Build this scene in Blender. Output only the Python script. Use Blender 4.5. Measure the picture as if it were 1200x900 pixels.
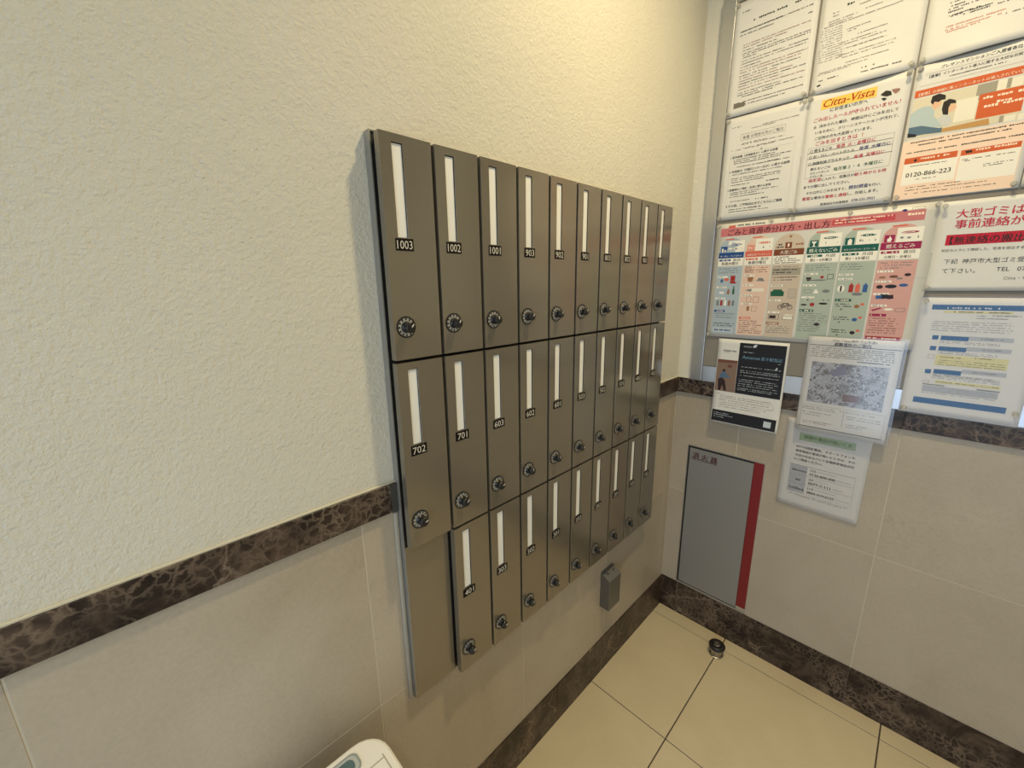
import bpy, bmesh, math, random
from mathutils import Vector, Matrix
random.seed(11)
for o in list(bpy.data.objects): bpy.data.objects.remove(o)
SC = bpy.context.scene
COL = SC.collection
# ---------------------------------------------------------------- camera, world, lights, exposure
cam_data = bpy.data.cameras.new('camera'); cam = bpy.data.objects.new('camera', cam_data); COL.objects.link(cam)
cam_data.sensor_fit = 'HORIZONTAL'; cam_data.sensor_width = 36.0
cam_data.lens = 482.946 / 1200 * 36.0
cam_data.clip_start = 0.02
RX = Vector((0.704121, 0.709944, -0.013906)); RD = Vector((0.155682, -0.173453, -0.972459)); RF = Vector((-0.692804, 0.682564, -0.232657))
M3 = Matrix((RX, -RD, -RF)).transposed()
cam.matrix_world = Matrix.Translation((0.63812, -1.50319, 1.33892)) @ M3.to_4x4()
SC.camera = cam
W = bpy.data.worlds.new('World'); SC.world = W; W.use_nodes = True
W.node_tree.nodes['Background'].inputs[0].default_value = (0.72, 0.84, 1.0, 1)
W.node_tree.nodes['Background'].inputs[1].default_value = 1.0
def area_light(name, loc, target, size, size_y, power, color, shape='RECTANGLE', spread=math.pi):
    d = bpy.data.lights.new(name, 'AREA'); d.shape = shape; d.size = size
    if shape in ('RECTANGLE', 'ELLIPSE'): d.size_y = size_y
    d.energy = power; d.color = color; d.spread = spread
    o = bpy.data.objects.new(name, d); COL.objects.link(o); o.location = loc
    v = Vector(target) - Vector(loc); o.rotation_euler = v.to_track_quat('-Z', 'Y').to_euler()
    return o
# daylight entering through the glazed entrance in the front wall, behind the camera
area_light('entrance_daylight', (1.0, -3.16, 1.05), (1.0, 0.0, 1.0), 1.5, 2.0, 20.0, (0.56, 0.75, 1.0))
LAMPS = [((0.54, -0.66, 2.5), 11.8, (1.0, 0.81, 0.46), 150), ((1.25, -2.0, 2.5), 4.0, (1.0, 0.91, 0.76), 130)]  # second lamp is an unseen fill added for the left wall
VS = SC.view_settings
VS.view_transform = 'Standard'; VS.look = 'None'; VS.gamma = 1.0; VS.use_curve_mapping = False; VS.exposure = 0.0
# ---------------------------------------------------------------- helpers
def box(bm, x0, y0, z0, x1, y1, z1, mi=0):
    v = [bm.verts.new(p) for p in ((x0,y0,z0),(x1,y0,z0),(x1,y1,z0),(x0,y1,z0),(x0,y0,z1),(x1,y0,z1),(x1,y1,z1),(x0,y1,z1))]
    for q in ((0,3,2,1),(4,5,6,7),(0,1,5,4),(1,2,6,5),(2,3,7,6),(3,0,4,7)):
        f = bm.faces.new([v[i] for i in q]); f.material_index = mi
def obj(name, bm, mats, parent=None, loc=None, bevel=0, seg=2, smooth=False, kind=None):
    bmesh.ops.recalc_face_normals(bm, faces=bm.faces)
    me = bpy.data.meshes.new(name); bm.to_mesh(me); bm.free()
    return mobj(name, me, mats, parent, loc, bevel, seg, smooth, kind)
def mobj(name, me, mats, parent=None, loc=None, bevel=0, seg=2, smooth=False, kind=None):
    for m in (mats if isinstance(mats, (list, tuple)) else [mats]): me.materials.append(m)
    if smooth:
        for p in me.polygons: p.use_smooth = True
    o = bpy.data.objects.new(name, me); COL.objects.link(o)
    if parent: o.parent = parent
    if loc: o.location = loc
    if bevel:
        b = o.modifiers.new('bevel', 'BEVEL'); b.width = bevel; b.segments = seg; b.limit_method = 'ANGLE'
    if kind: o['kind'] = kind
    return o
def tag(o, label, cat, group=None):
    o['label'] = label; o['category'] = cat
    if group: o['group'] = group
    return o
def thing(name, label, cat, loc, group=None):
    o = bpy.data.objects.new(name, None); COL.objects.link(o); o.location = loc; o.empty_display_size = .05
    return tag(o, label, cat, group)
def lathe(bm, prof, n=24, axis='Z', mi=0, cap=True):
    rings = []
    for r, h in prof:
        ring = []
        for i in range(n):
            a = 2*math.pi*i/n; c, s = r*math.cos(a), r*math.sin(a)
            ring.append(bm.verts.new({'Z': (c, s, h), 'X': (h, c, s), 'Y': (c, -h, s)}[axis]))
        rings.append(ring)
    for a, b in zip(rings, rings[1:]):
        for i in range(n):
            f = bm.faces.new((a[i], a[(i+1) % n], b[(i+1) % n], b[i])); f.material_index = mi
    if cap:
        for ring in (rings[0], rings[-1]):
            f = bm.faces.new(ring); f.material_index = mi
def rrect(x0, y0, x1, y1, r, n=6):
    pts = []
    for cx, cy, a0 in ((x1-r, y1-r, 0), (x0+r, y1-r, 90), (x0+r, y0+r, 180), (x1-r, y0+r, 270)):
        for i in range(n+1):
            a = math.radians(a0+90*i/n); pts.append((cx+r*math.cos(a), cy+r*math.sin(a)))
    return pts
def loft(bm, sections, mi=0, caps=(True, True)):
    rings = [[bm.verts.new(p) for p in s] for s in sections]; n = len(rings[0])
    for a, b in zip(rings, rings[1:]):
        for i in range(n):
            bm.faces.new((a[i], a[(i+1) % n], b[(i+1) % n], b[i])).material_index = mi
    if caps[0]: bm.faces.new(rings[0]).material_index = mi
    if caps[1]: bm.faces.new(rings[-1]).material_index = mi
# ---- text
_fc = bpy.data.curves.new('lettering', 'FONT'); _fc.resolution_u = 2
_fo = bpy.data.objects.new('lettering', _fc); COL.objects.link(_fo)
def glyphs(body, bold=0):
    _fc.body = body; _fc.size = 1.0; _fc.offset = 0.0
    _fo.update_tag(); dg = bpy.context.evaluated_depsgraph_get(); dg.update()
    ev = _fo.evaluated_get(dg); me = ev.to_mesh()
    vs = [(v.co.x, v.co.y) for v in me.vertices]; fs = [tuple(p.vertices) for p in me.polygons]
    ev.to_mesh_clear()
    if bold:
        n = len(vs); vs = vs+[(x+.035, y+.012) for x, y in vs]; fs = fs+[tuple(i+n for i in f) for f in fs]
    if bold == 2: vs = [(x+.26*y, y) for x, y in vs]      # slanted lettering
    return vs, fs
# ---------------------------------------------------------------- materials
def srgb(r, g, b):
    f = lambda c: (c/255/12.92) if c <= 10 else ((c/255+.055)/1.055)**2.4
    return (f(r), f(g), f(b), 1)
def mat(name, col, rough=.6, metal=0.0, coat=0.0, spec=.5):
    m = bpy.data.materials.new(name); m.use_nodes = True
    p = m.node_tree.nodes['Principled BSDF']
    p.inputs['Base Color'].default_value = col if len(col) == 4 else (*col, 1)
    p.inputs['Roughness'].default_value = rough; p.inputs['Metallic'].default_value = metal
    p.inputs['Coat Weight'].default_value = coat; p.inputs['Specular IOR Level'].default_value = spec
    return m
class N:
    def __init__(s, m): s.m = m; s.t = m.node_tree; s.p = s.t.nodes['Principled BSDF']
    def n(s, typ, **kw):
        x = s.t.nodes.new(typ)
        for k, v in kw.items():
            if k in x.inputs: x.inputs[k].default_value = v
            else: setattr(x, k, v)
        return x
    def l(s, a, b): s.t.links.new(a, b)
    def coords(s, scale=(1, 1, 1)):
        g = s.n('ShaderNodeNewGeometry'); mp = s.n('ShaderNodeMapping'); mp.inputs['Scale'].default_value = scale
        s.l(g.outputs['Position'], mp.inputs['Vector']); return mp.outputs[0]
    def noise(s, v, scale, detail=4, rough=.55, dist=0):
        x = s.n('ShaderNodeTexNoise'); x.inputs['Scale'].default_value = scale; x.inputs['Detail'].default_value = detail
        x.inputs['Roughness'].default_value = rough; x.inputs['Distortion'].default_value = dist; s.l(v, x.inputs['Vector']); return x
    def ramp(s, fac, stops):
        r = s.n('ShaderNodeValToRGB'); e = r.color_ramp.elements
        while len(e) < len(stops): e.new(.5)
        for i, (p, c) in enumerate(stops): e[i].position = p; e[i].color = c if len(c) == 4 else (*c, 1)
        s.l(fac, r.inputs[0]); return r.outputs[0]
    def mix(s, fac, a, b, mode='MIX'):
        x = s.n('ShaderNodeMix', data_type='RGBA', blend_type=mode)
        for sock, v in ((x.inputs[0], fac), (x.inputs[6], a), (x.inputs[7], b)):
            if hasattr(v, 'is_output'): s.l(v, sock)
            else: sock.default_value = v
        return x.outputs[2]
    def bump(s, h, strength, dist=.002):
        b = s.n('ShaderNodeBump'); b.inputs['Strength'].default_value = strength; b.inputs['Distance'].default_value = dist
        s.l(h, b.inputs['Height']); s.l(b.outputs[0], s.p.inputs['Normal'])
def plaster_mat():
    m = mat('plaster_cream', (.74, .70, .585), .85, spec=.25); k = N(m); v = k.coords()
    a = k.noise(v, 190, 3, .6); b = k.noise(v, 80, 3, .6); c = k.noise(v, 2.2, 3)
    col = k.ramp(c.outputs[0], [(.3, (.655, .62, .52)), (.7, (.70, .665, .56))]); k.l(col, k.p.inputs['Base Color'])
    h = k.mix(.45, a.outputs[1], b.outputs[1]); k.bump(h, .8, .0055); return m
def marble_cream():
    m = mat('marble_cream', (.5, .42, .31), .33, spec=.4); k = N(m); v = k.coords()
    oi = k.n('ShaderNodeObjectInfo'); ad = k.n('ShaderNodeVectorMath', operation='MULTIPLY_ADD')
    k.l(oi.outputs['Random'], ad.inputs[0]); ad.inputs[1].default_value = (3.1, 5.7, 4.3); k.l(v, ad.inputs[2]); v = ad.outputs[0]
    c = k.noise(v, 3.0, 6, .6, .6); col = k.ramp(c.outputs[0], [(.28, (.385, .33, .25)), (.5, (.435, .378, .295)), (.75, (.475, .418, .332))])
    f = k.noise(v, 160, 2, .5); col = k.mix(.10, col, f.outputs[0], 'OVERLAY')
    vo = k.n('ShaderNodeTexVoronoi', feature='DISTANCE_TO_EDGE'); vo.inputs['Scale'].default_value = 4.5
    dn = k.noise(v, 5, 4, .6, 0); dv = k.n('ShaderNodeVectorMath', operation='MULTIPLY_ADD'); k.l(dn.outputs[1], dv.inputs[0]); dv.inputs[1].default_value = (.35,)*3; k.l(v, dv.inputs[2]); k.l(dv.outputs[0], vo.inputs['Vector'])
    vein = k.ramp(vo.outputs[0], [(0, (1, 1, 1)), (.012, (0, 0, 0))]); gate = k.ramp(k.noise(v, 2.6, 2).outputs[0], [(.52, (0, 0, 0)), (.66, (.28, .28, .28))])
    vm = k.mix(1.0, vein, gate, 'MULTIPLY'); col = k.mix(vm, col, (.27, .21, .14, 1))
    vr = k.ramp(oi.outputs['Random'], [(0, (.93, .93, .93)), (1, (1.05, 1.04, 1.03))]); col = k.mix(1.0, col, vr, 'MULTIPLY')
    k.l(col, k.p.inputs['Base Color']); return m
def marble_dark():
    m = mat('marble_dark_brown', (.06, .04, .03), .34, spec=.28); k = N(m); v = k.coords()
    oi = k.n('ShaderNodeObjectInfo'); ad = k.n('ShaderNodeVectorMath', operation='MULTIPLY_ADD')
    k.l(oi.outputs['Random'], ad.inputs[0]); ad.inputs[1].default_value = (3.1, 5.7, 4.3); k.l(v, ad.inputs[2]); v = ad.outputs[0]
    dn = k.noise(v, 22, 4, .6, 0); dv = k.n('ShaderNodeVectorMath', operation='MULTIPLY_ADD'); k.l(dn.outputs[1], dv.inputs[0]); dv.inputs[1].default_value = (.05,)*3; k.l(v, dv.inputs[2])
    def vor(s):
        vo = k.n('ShaderNodeTexVoronoi', feature='DISTANCE_TO_EDGE'); vo.inputs['Scale'].default_value = s; k.l(dv.outputs[0], vo.inputs['Vector']); return vo.outputs[0]
    big = k.noise(v, 14, 5, .65, .8)
    base = k.ramp(big.outputs[0], [(.36, (.012, .008, .007)), (.5, (.034, .022, .017)), (.68, (.105, .072, .052))])
    v1 = k.ramp(vor(62), [(0, (.85, .85, .85)), (.17, (0, 0, 0))]); g1 = k.ramp(k.noise(v, 9, 3).outputs[0], [(.42, (0, 0, 0)), (.62, (1, 1, 1))])
    base = k.mix(k.mix(1.0, v1, g1, 'MULTIPLY'), base, (.20, .148, .108, 1))
    v2 = k.ramp(vor(11), [(0, (1, 1, 1)), (.03, (0, 0, 0))]); g2 = k.ramp(k.noise(v, 4, 2).outputs[0], [(.5, (0, 0, 0)), (.6, (.8, .8, .8))])
    base = k.mix(k.mix(1.0, v2, g2, 'MULTIPLY'), base, (.27, .205, .15, 1))
    k.l(base, k.p.inputs['Base Color']); return m
def floor_tile():
    m = mat('floor_tile_beige', (.46, .37, .23), .42, spec=.35); k = N(m); v = k.coords()
    c = k.noise(v, 4.5, 5, .6, .4); col = k.ramp(c.outputs[0], [(.3, (.60, .505, .335)), (.7, (.665, .57, .39))])
    f = k.noise(v, 220, 2); col = k.mix(.08, col, f.outputs[0], 'OVERLAY'); k.l(col, k.p.inputs['Base Color']); return m
def door_metal():
    m = mat('mailbox_taupe_steel', (.285, .25, .192), .19, .62, spec=.5); k = N(m)
    v2 = k.coords((2.5, 2.5, 2.5)); r = k.ramp(k.noise(v2, 1.6, 2).outputs[0], [(.3, (.17,)*3), (.7, (.21,)*3)]); k.l(r, k.p.inputs['Roughness']); return m
def sat_metal(name, col, rough, metal=.9):
    m = mat(name, col, rough, metal); k = N(m); v = k.coords(); c = k.noise(v, 90, 3); k.bump(c.outputs[0], .03, .001); return m
def paper_mat(name, col, rough=.55):
    m = mat(name, col, rough, spec=.3); k = N(m); v = k.coords(); c = k.noise(v, 9, 4); k.bump(c.outputs[0], .12, .012); return m
def sleeve_mat(f=.055):
    m = bpy.data.materials.new('clear_plastic_sleeve'); m.use_nodes = True; t = m.node_tree; t.nodes.clear()
    o = t.nodes.new('ShaderNodeOutputMaterial'); mx = t.nodes.new('ShaderNodeMixShader'); tr = t.nodes.new('ShaderNodeBsdfTransparent'); gl = t.nodes.new('ShaderNodeBsdfGlossy')
    gl.inputs['Roughness'].default_value = .13; mx.inputs[0].default_value = f; tr.inputs[0].default_value = (.97, .97, .98, 1)
    t.links.new(tr.outputs[0], mx.inputs[1]); t.links.new(gl.outputs[0], mx.inputs[2]); t.links.new(mx.outputs[0], o.inputs[0]); return m
def glass_mat():
    m = bpy.data.materials.new('clear_glass'); m.use_nodes = True; t = m.node_tree; t.nodes.clear()
    o = t.nodes.new('ShaderNodeOutputMaterial'); mx = t.nodes.new('ShaderNodeMixShader'); tr = t.nodes.new('ShaderNodeBsdfTransparent'); gl = t.nodes.new('ShaderNodeBsdfGlossy')
    gl.inputs['Roughness'].default_value = .02; mx.inputs[0].default_value = .08
    t.links.new(tr.outputs[0], mx.inputs[1]); t.links.new(gl.outputs[0], mx.inputs[2]); t.links.new(mx.outputs[0], o.inputs[0]); return m
def map_mat():
    m = mat('aerial_map_print', (.4, .4, .42), .5); k = N(m); g = k.n('ShaderNodeNewGeometry'); mp = k.n('ShaderNodeMapping'); mp.inputs['Rotation'].default_value = (0, .42, 0); k.l(g.outputs['Position'], mp.inputs['Vector']); v = mp.outputs[0]
    a = k.n('ShaderNodeTexVoronoi', feature='F1', distance='CHEBYCHEV'); a.inputs['Scale'].default_value = 300; k.l(v, a.inputs['Vector'])
    bw = k.n('ShaderNodeRGBToBW'); k.l(a.outputs['Color'], bw.inputs[0])
    col = k.ramp(bw.outputs[0], [(.2, srgb(92, 88, 92)), (.45, srgb(128, 126, 132)), (.62, srgb(160, 162, 172)), (.85, srgb(206, 210, 222))])
    e = k.n('ShaderNodeTexVoronoi', feature='F1', distance='CHEBYCHEV'); e.inputs['Scale'].default_value = 70; k.l(v, e.inputs['Vector'])
    road = k.ramp(e.outputs['Distance'], [(.40, (0, 0, 0)), (.47, (.7, .7, .7))]); col = k.mix(road, col, srgb(178, 182, 192))
    gr = k.ramp(k.noise(v, 34, 3).outputs[0], [(.53, (0, 0, 0)), (.66, (.65, .65, .65))]); col = k.mix(gr, col, srgb(92, 92, 90)); k.l(col, k.p.inputs['Base Color']); return m
PL = plaster_mat(); MC = marble_cream(); MD = marble_dark(); FT = floor_tile(); DM = door_metal()
GROUT = mat('grout_pale', (.60, .54, .43), .8); GROUTD = mat('grout_dark', (.085, .07, .05), .9)
BLACK = mat('black_rebate', (.008, .008, .008), .6); BLACKP = mat('black_plastic', (.012, .012, .012), .35)
WHITEC = paper_mat('white_card', (.86, .85, .80)); PLATE = mat('black_plate', (.010, .008, .007), .7, spec=.1); DIGIT = mat('engraved_white', (.66, .62, .54), .6)
CASE = sat_metal('casing_steel', (.36, .35, .32), .4, .6); ALU = sat_metal('aluminium_frame', (.58, .59, .60), .3, .85); BOARD = mat('board_taupe_panel', (.235, .21, .175), .6)
PAPER = paper_mat('paper_white', (.70, .69, .655)); PAPERC = paper_mat('paper_poster', (.64, .625, .57), .4)
GREYD = mat('grey_painted_door', (.27, .268, .26), .42, .25); RED = mat('red_panel', (.20, .010, .014), .4); WHITEP = mat('white_plastic', (.90, .885, .82), .38)
GREYP = mat('grey_blue_plastic', (.33, .36, .37), .4); TEAL = mat('teal_plastic', (.10, .17, .19), .35); SEAM = mat('seam_grey', (.45, .43, .36), .6)
BOXG = sat_metal('wall_box_steel', (.17, .165, .15), .42, .6); BOXS = sat_metal('wall_box_plate', (.25, .245, .225), .35, .7)
CHROME = sat_metal('chrome', (.42, .40, .36), .36, 1.0); RUBBER = mat('black_rubber', (.010, .009, .010), .45)
SLEEVE = sleeve_mat(); SLEEVE2 = sleeve_mat(.018); GLASS = glass_mat(); TAPE = mat('aluminium_tape', (.5, .5, .5), .4)
def pin_mat():
    m = bpy.data.materials.new('clear_acrylic'); m.use_nodes = True; t = m.node_tree; t.nodes.clear()
    o = t.nodes.new('ShaderNodeOutputMaterial'); mx = t.nodes.new('ShaderNodeMixShader'); tr = t.nodes.new('ShaderNodeBsdfTransparent'); p = t.nodes.new('ShaderNodeBsdfPrincipled')
    p.inputs['Base Color'].default_value = (.62, .61, .57, 1); p.inputs['Roughness'].default_value = .15; mx.inputs[0].default_value = .42; tr.inputs[0].default_value = (.93, .93, .91, 1)
    t.links.new(tr.outputs[0], mx.inputs[1]); t.links.new(p.outputs[0], mx.inputs[2]); t.links.new(mx.outputs[0], o.inputs[0]); return m
PIN = pin_mat()
EMIT = bpy.data.materials.new('lamp_lens'); EMIT.use_nodes = True; _p = EMIT.node_tree.nodes['Principled BSDF']; _p.inputs['Emission Color'].default_value = (1, .85, .6, 1); _p.inputs['Emission Strength'].default_value = 6
INKS = {k: mat('ink_'+k, srgb(*v), .55, spec=.3) for k, v in dict(ink=(40, 38, 35), gray=(116, 112, 101), gray2=(150, 150, 146), lgray=(176, 172, 158), lgrayb=(176, 180, 186), yellow=(240, 200, 92), rust=(176, 62, 24), heart=(150, 110, 100),
 red=(196, 44, 62), navy=(46, 52, 116), green=(52, 104, 60), green2=(74, 116, 40), ltgreen=(164, 186, 150), maroon=(132, 88, 80), salmont=(192, 128, 104), peach=(240, 212, 190), orange=(205, 96, 48), cream=(244, 226, 204), photobg=(214, 206, 182),
 photodk=(160, 154, 138), photoli=(232, 226, 208), shirt=(178, 194, 196), denim=(86, 112, 132), jeans=(32, 34, 44), skin=(224, 184, 152), hair=(40, 32, 28), blouse=(200, 200, 198), woodp=(190, 146, 88), white=(238, 234, 222), crimson=(188, 26, 52),
 blue=(44, 92, 142), pale=(190, 200, 206), yell=(216, 208, 150), olive=(116, 110, 62), black=(30, 30, 36), photobr=(132, 108, 94), photobr2=(112, 70, 56), jacket=(84, 110, 136), trouser=(50, 34, 38), sky=(140, 186, 214), roof=(128, 128, 152),
 mapdk=(122, 96, 92), dred=(104, 16, 26), salband=(198, 118, 120), redband=(192, 72, 80), salmon=(212, 104, 84), dmaroon=(84, 22, 36), blue2=(34, 76, 138), bluebody=(168, 182, 192), salbody=(222, 194, 176), brown=(122, 66, 40), brbody=(200, 184, 166), teal=(18, 88, 80),
 tealbody=(170, 181, 168), magenta=(152, 32, 78), magbody=(208, 160, 152), wred=(160, 44, 40), wgreen=(34, 92, 66), wblue=(52, 92, 148), wbrown=(150, 104, 70), wgrey=(120, 124, 124)).items()}
INKS['MAP'] = map_mat()
# ---------------------------------------------------------------- setting
RW, RL, RH = 1.9, -3.2, 2.5          # room width (x), depth (y), ceiling height
T = .12
def shell(name, *b, m=PL):
    bm = bmesh.new(); box(bm, *b); o = obj(name, bm, m); o['kind'] = 'structure'; return o
def pieces(parent, name, mat_, spans, bevel=0):
    for b in spans:
        bm = bmesh.new(); box(bm, *b); obj(name, bm, mat_, parent, bevel=bevel, seg=1)
ZB, ZT0, ZT1, ZJ = .143, .9439, .9987, .5467
floor = shell('floor', -T, RL-T, -.12, RW+T, T, -.003, m=GROUTD)
xs = [0, .2683, .7223, 1.1763, 1.6303, RW]; ys = [0, -.061, -.510, -.959, -1.408, -1.857, -2.306, -2.755, RL]
sp = []
for a, b in zip(xs, xs[1:]):
    for c, d in zip(ys, ys[1:]):
        sp.append((a+(.0018 if a else 0), d+.0014, -.003, b-.0018, c-(.0014 if c else 0), 0))
pieces(floor, 'tile', FT, sp, .0006)
shell('ceiling', -T, RL-T, RH, RW+T, T, RH+T)
wl = shell('wall_left', -T, RL, 0, -.0007, 0, RH, m=GROUT); wb = shell('wall_back', -T, .0007, 0, RW+T, T, RH, m=GROUT)
bm = bmesh.new(); box(bm, -.004, RL, ZT1-.002, 0, 0, RH); obj('plaster', bm, PL, wl)
bm = bmesh.new(); box(bm, -.006, 0, ZT1-.002, RW, .006, RH); obj('plaster', bm, PL, wb)
yj = [0] + [-.0444-.4*i for i in range(8)] + [RL]; xj = [0, .2275, .6275, 1.0275, 1.4275, 1.8275, RW]; G = .0011
sl = []; sb = []
for z0, z1 in ((0, ZJ), (ZJ, ZT0+.002)):
    sl += [(-.006, b+G, z0+(G if z0 else 0), 0, a-G, z1-G) for a, b in zip(yj, yj[1:])]
    sb += [(a+G, 0, z0+(G if z0 else 0), b-G, .006, z1-G) for a, b in zip(xj, xj[1:])]
pieces(wl, 'tile', MC, sl, .0004); pieces(wb, 'tile', MC, sb, .0004)
def strip(name, spans):
    bm = bmesh.new(); b0 = spans[0]; b1 = spans[-1]
    box(bm, min(s[0] for s in spans), min(s[1] for s in spans), spans[0][2], max(s[3] for s in spans), max(s[4] for s in spans), spans[0][5])
    return bm
def trimset(name, spans, core):
    bm = bmesh.new(); box(bm, *core); o = obj(name, bm, GROUT); o['kind'] = 'structure'
    pieces(o, 'stone_strip', MD, spans, .0007)
    return o
yt = [0, -.70, -1.90, RL]; xt = [0, .6275, 1.2275, 1.8275, RW]; g = .0004
t1 = trimset('trim_1', [(0, b+g, ZT0, .008, a-g, ZT1) for a, b in zip(yt, yt[1:])], (-.006, RL, ZT0+.002, .004, 0, ZT1-.002))
t2 = trimset('trim_2', [(a+.0084*(a == 0), -.008, ZT0, b-g, 0, ZT1) for a, b in zip(xt, xt[1:])], (.0084, -.004, ZT0+.002, RW, .006, ZT1-.002))
bm = bmesh.new(); box(bm, .0002, RL, ZT1, .0045, -.0046, ZT1+.0022); obj('sealant_line', bm, mat('sealant_cream', (.70, .66, .52), .7), t1)
bm = bmesh.new(); box(bm, .0002, -.0045, ZT1, RW, -.0002, ZT1+.0003); obj('sealant_line', bm, mat('sealant_cream', (.70, .66, .52), .7), t2)
trimset('baseboard_left', [(0, b+g, 0, .003, a-g, ZB) for a, b in zip(yt, yt[1:])], (-.005, RL, .001, .001, 0, ZB-.002))
trimset('baseboard_back', [(a+.0034*(a == 0), -.003, 0, b-g, 0, ZB) for a, b in zip(xt, xt[1:])], (.0034, -.001, .001, RW, .005, ZB-.002))
shell('wall_right', RW, RL, 0, RW+T, 0, RH)
wf = bmesh.new(); DX0, DX1, DZ = .2, 1.8, 2.12
box(wf, -T, RL-T, 0, DX0, RL, RH); box(wf, DX1, RL-T, 0, RW+T, RL, RH); box(wf, DX0, RL-T, DZ, DX1, RL, RH)
o = obj('wall_front', wf, PL); o['kind'] = 'structure'
bm = bmesh.new()
for x0, x1 in ((DX0, DX0+.05), (.975, 1.025), (DX1-.05, DX1)): box(bm, x0, RL-.08, 0, x1, RL-.03, DZ)
for z0, z1 in ((0, .08), (DZ-.05, DZ)): box(bm, DX0+.05, RL-.08, z0, .975, RL-.03, z1); box(bm, 1.025, RL-.08, z0, DX1-.05, RL-.03, z1)
dr = obj('door_1', bm, ALU); dr['kind'] = 'structure'
for x0, x1 in ((DX0+.05, .975), (1.025, DX1-.05)):
    bm = bmesh.new(); box(bm, x0, RL-.058, .08, x1, RL-.052, DZ-.05); obj('pane', bm, GLASS, dr)
# ---------------------------------------------------------------- ceiling downlights: one over the corner, one added as fill
for i, (p, e, c, sp_) in enumerate(LAMPS):
    t = thing('downlight', ('round recessed ceiling downlight above the mailbox corner', 'unseen ceiling downlight added to light the left wall, nearer the glass entrance')[i], 'ceiling light', (p[0], p[1], RH), 'recessed ceiling downlights')
    bm = bmesh.new(); lathe(bm, [(.062, 0), (.062, -.004), (.05, -.006), (.047, 0)], 28, cap=False); obj('trim_ring', bm, WHITEP, t, smooth=True)
    bm = bmesh.new(); lathe(bm, [(.047, -.0005), (.047, -.001)], 24); obj('lens', bm, EMIT, t)
    area_light('downlight_lamp', (p[0], p[1], RH-.012), (p[0], p[1], 0), .09, .09, e, c, 'DISK', math.radians(sp_))
# ---------------------------------------------------------------- mailboxes
Y0, PITCH, DW = -1.1731, .0963, .0898
ROWS = [(1.2165+.005, 1.5603), (.8671+.005, 1.2165), (.5178, .8671)]
NUMS = [[1003, 1002, 1001, 903, 902, 901, 803, 802, 801, 703], [702, 701, 603, 602, 601, 503, 502, 501, 403, 402], [None, 401, 303, 302, 301, 203, 202, 201, 103, 102]]
XF = .036; YE = Y0+9*PITCH+DW
cs = thing('mailbox_casing', 'shallow grey steel casing on the wall holding the mailboxes, blank plate at lower left', 'mailbox frame', (0, Y0, .517))
def lb(bm, x0, y0, z0, x1, y1, z1): box(bm, x0, y0-Y0, z0-.517, x1, y1-Y0, z1-.517)
bm = bmesh.new(); lb(bm, .0005, Y0-.002, .517, .014, YE+.001, 1.5625); obj('back_tray', bm, BLACK, cs)
bm = bmesh.new(); lb(bm, .0005, Y0-.004, .517, .016, Y0-.002, 1.5645); lb(bm, .0005, YE+.001, .517, .016, YE+.003, 1.5645); lb(bm, .0005, Y0-.002, 1.5625, .016, YE+.001, 1.5645)
obj('outer_rim', bm, CASE, cs)
bm = bmesh.new(); lb(bm, .014, Y0-.002, .517, .0165, Y0+PITCH-.0022, .8671); obj('cover_plate', bm, DM, cs, bevel=.0008)
bm = bmesh.new(); lb(bm, .0004, Y0-.0125, .512, .006, Y0-.004, .94); obj('sealant_bead', bm, mat('sealant_grey', (.40, .37, .30), .7), cs, bevel=.003)
bm = bmesh.new(); lb(bm, .0083, Y0-.0165, ZT0, .0100, Y0-.0042, ZT1); obj('shadow_strip', bm, mat('shadow_dark_grey', (.05, .047, .043), .7), cs)  # dark block laid on the trim in place of the casing's cast shadow
SY0, SY1, SZ0, SZ1 = .0200, .0380, -.1465, -.0120    # name card window, from the door's left edge / top
def door_mesh(h):
    bm = bmesh.new(); x1 = XF; x0 = .022; xr = .0332
    o = [(0, 0), (DW, 0), (DW, h), (0, h)]; i_ = [(SY0, h+SZ0), (SY1, h+SZ0), (SY1, h+SZ1), (SY0, h+SZ1)]
    F = [bm.verts.new((x1, a, b)) for a, b in o]; B = [bm.verts.new((x0, a, b)) for a, b in o]
    I = [bm.verts.new((x1, a, b)) for a, b in i_]; R = [bm.verts.new((xr, a, b)) for a, b in i_]
    for k in range(4):
        j = (k+1) % 4
        bm.faces.new((F[k], F[j], I[j], I[k])); bm.faces.new((I[k], I[j], R[j], R[k])).material_index = 1; bm.faces.new((F[j], F[k], B[k], B[j]))
    bm.faces.new(B); bm.faces.new(R).material_index = 1
    bmesh.ops.recalc_face_normals(bm, faces=bm.faces)
    me = bpy.data.meshes.new('door'); bm.to_mesh(me); bm.free(); me.materials.append(DM); me.materials.append(BLACK); return me
def simple(name, fn, *mats):
    bm = bmesh.new(); fn(bm); bmesh.ops.recalc_face_normals(bm, faces=bm.faces); me = bpy.data.meshes.new(name); bm.to_mesh(me); bm.free()
    for m in mats: me.materials.append(m)
    return me
def f_knob(bm): lathe(bm, [(.0095, 0), (.0095, .0015), (.0062, .003), (.0062, .007), (.0085, .0085), (.0085, .0155), (.0074, .0170)], 20, 'X')
def f_dial(bm):
    lathe(bm, [(.0155, 0), (.0155, .0008)], 28, 'X')
def f_rim(bm): lathe(bm, [(.0174, 0), (.0174, .0013), (.0151, .0013), (.0151, .0004)], 28, 'X', cap=False)
def f_marks(bm):
    for i in range(12):
        a = 2*math.pi*i/12; r0, r1 = .0112, .0146; w = .0014; c, s = math.cos(a), math.sin(a)
        q = [(r0*c-w*s, r0*s+w*c), (r1*c-w*s, r1*s+w*c), (r1*c+w*s, r1*s-w*c), (r0*c+w*s, r0*s-w*c)]
        bm.faces.new([bm.verts.new((.0010, y, z)) for y, z in q])
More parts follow.
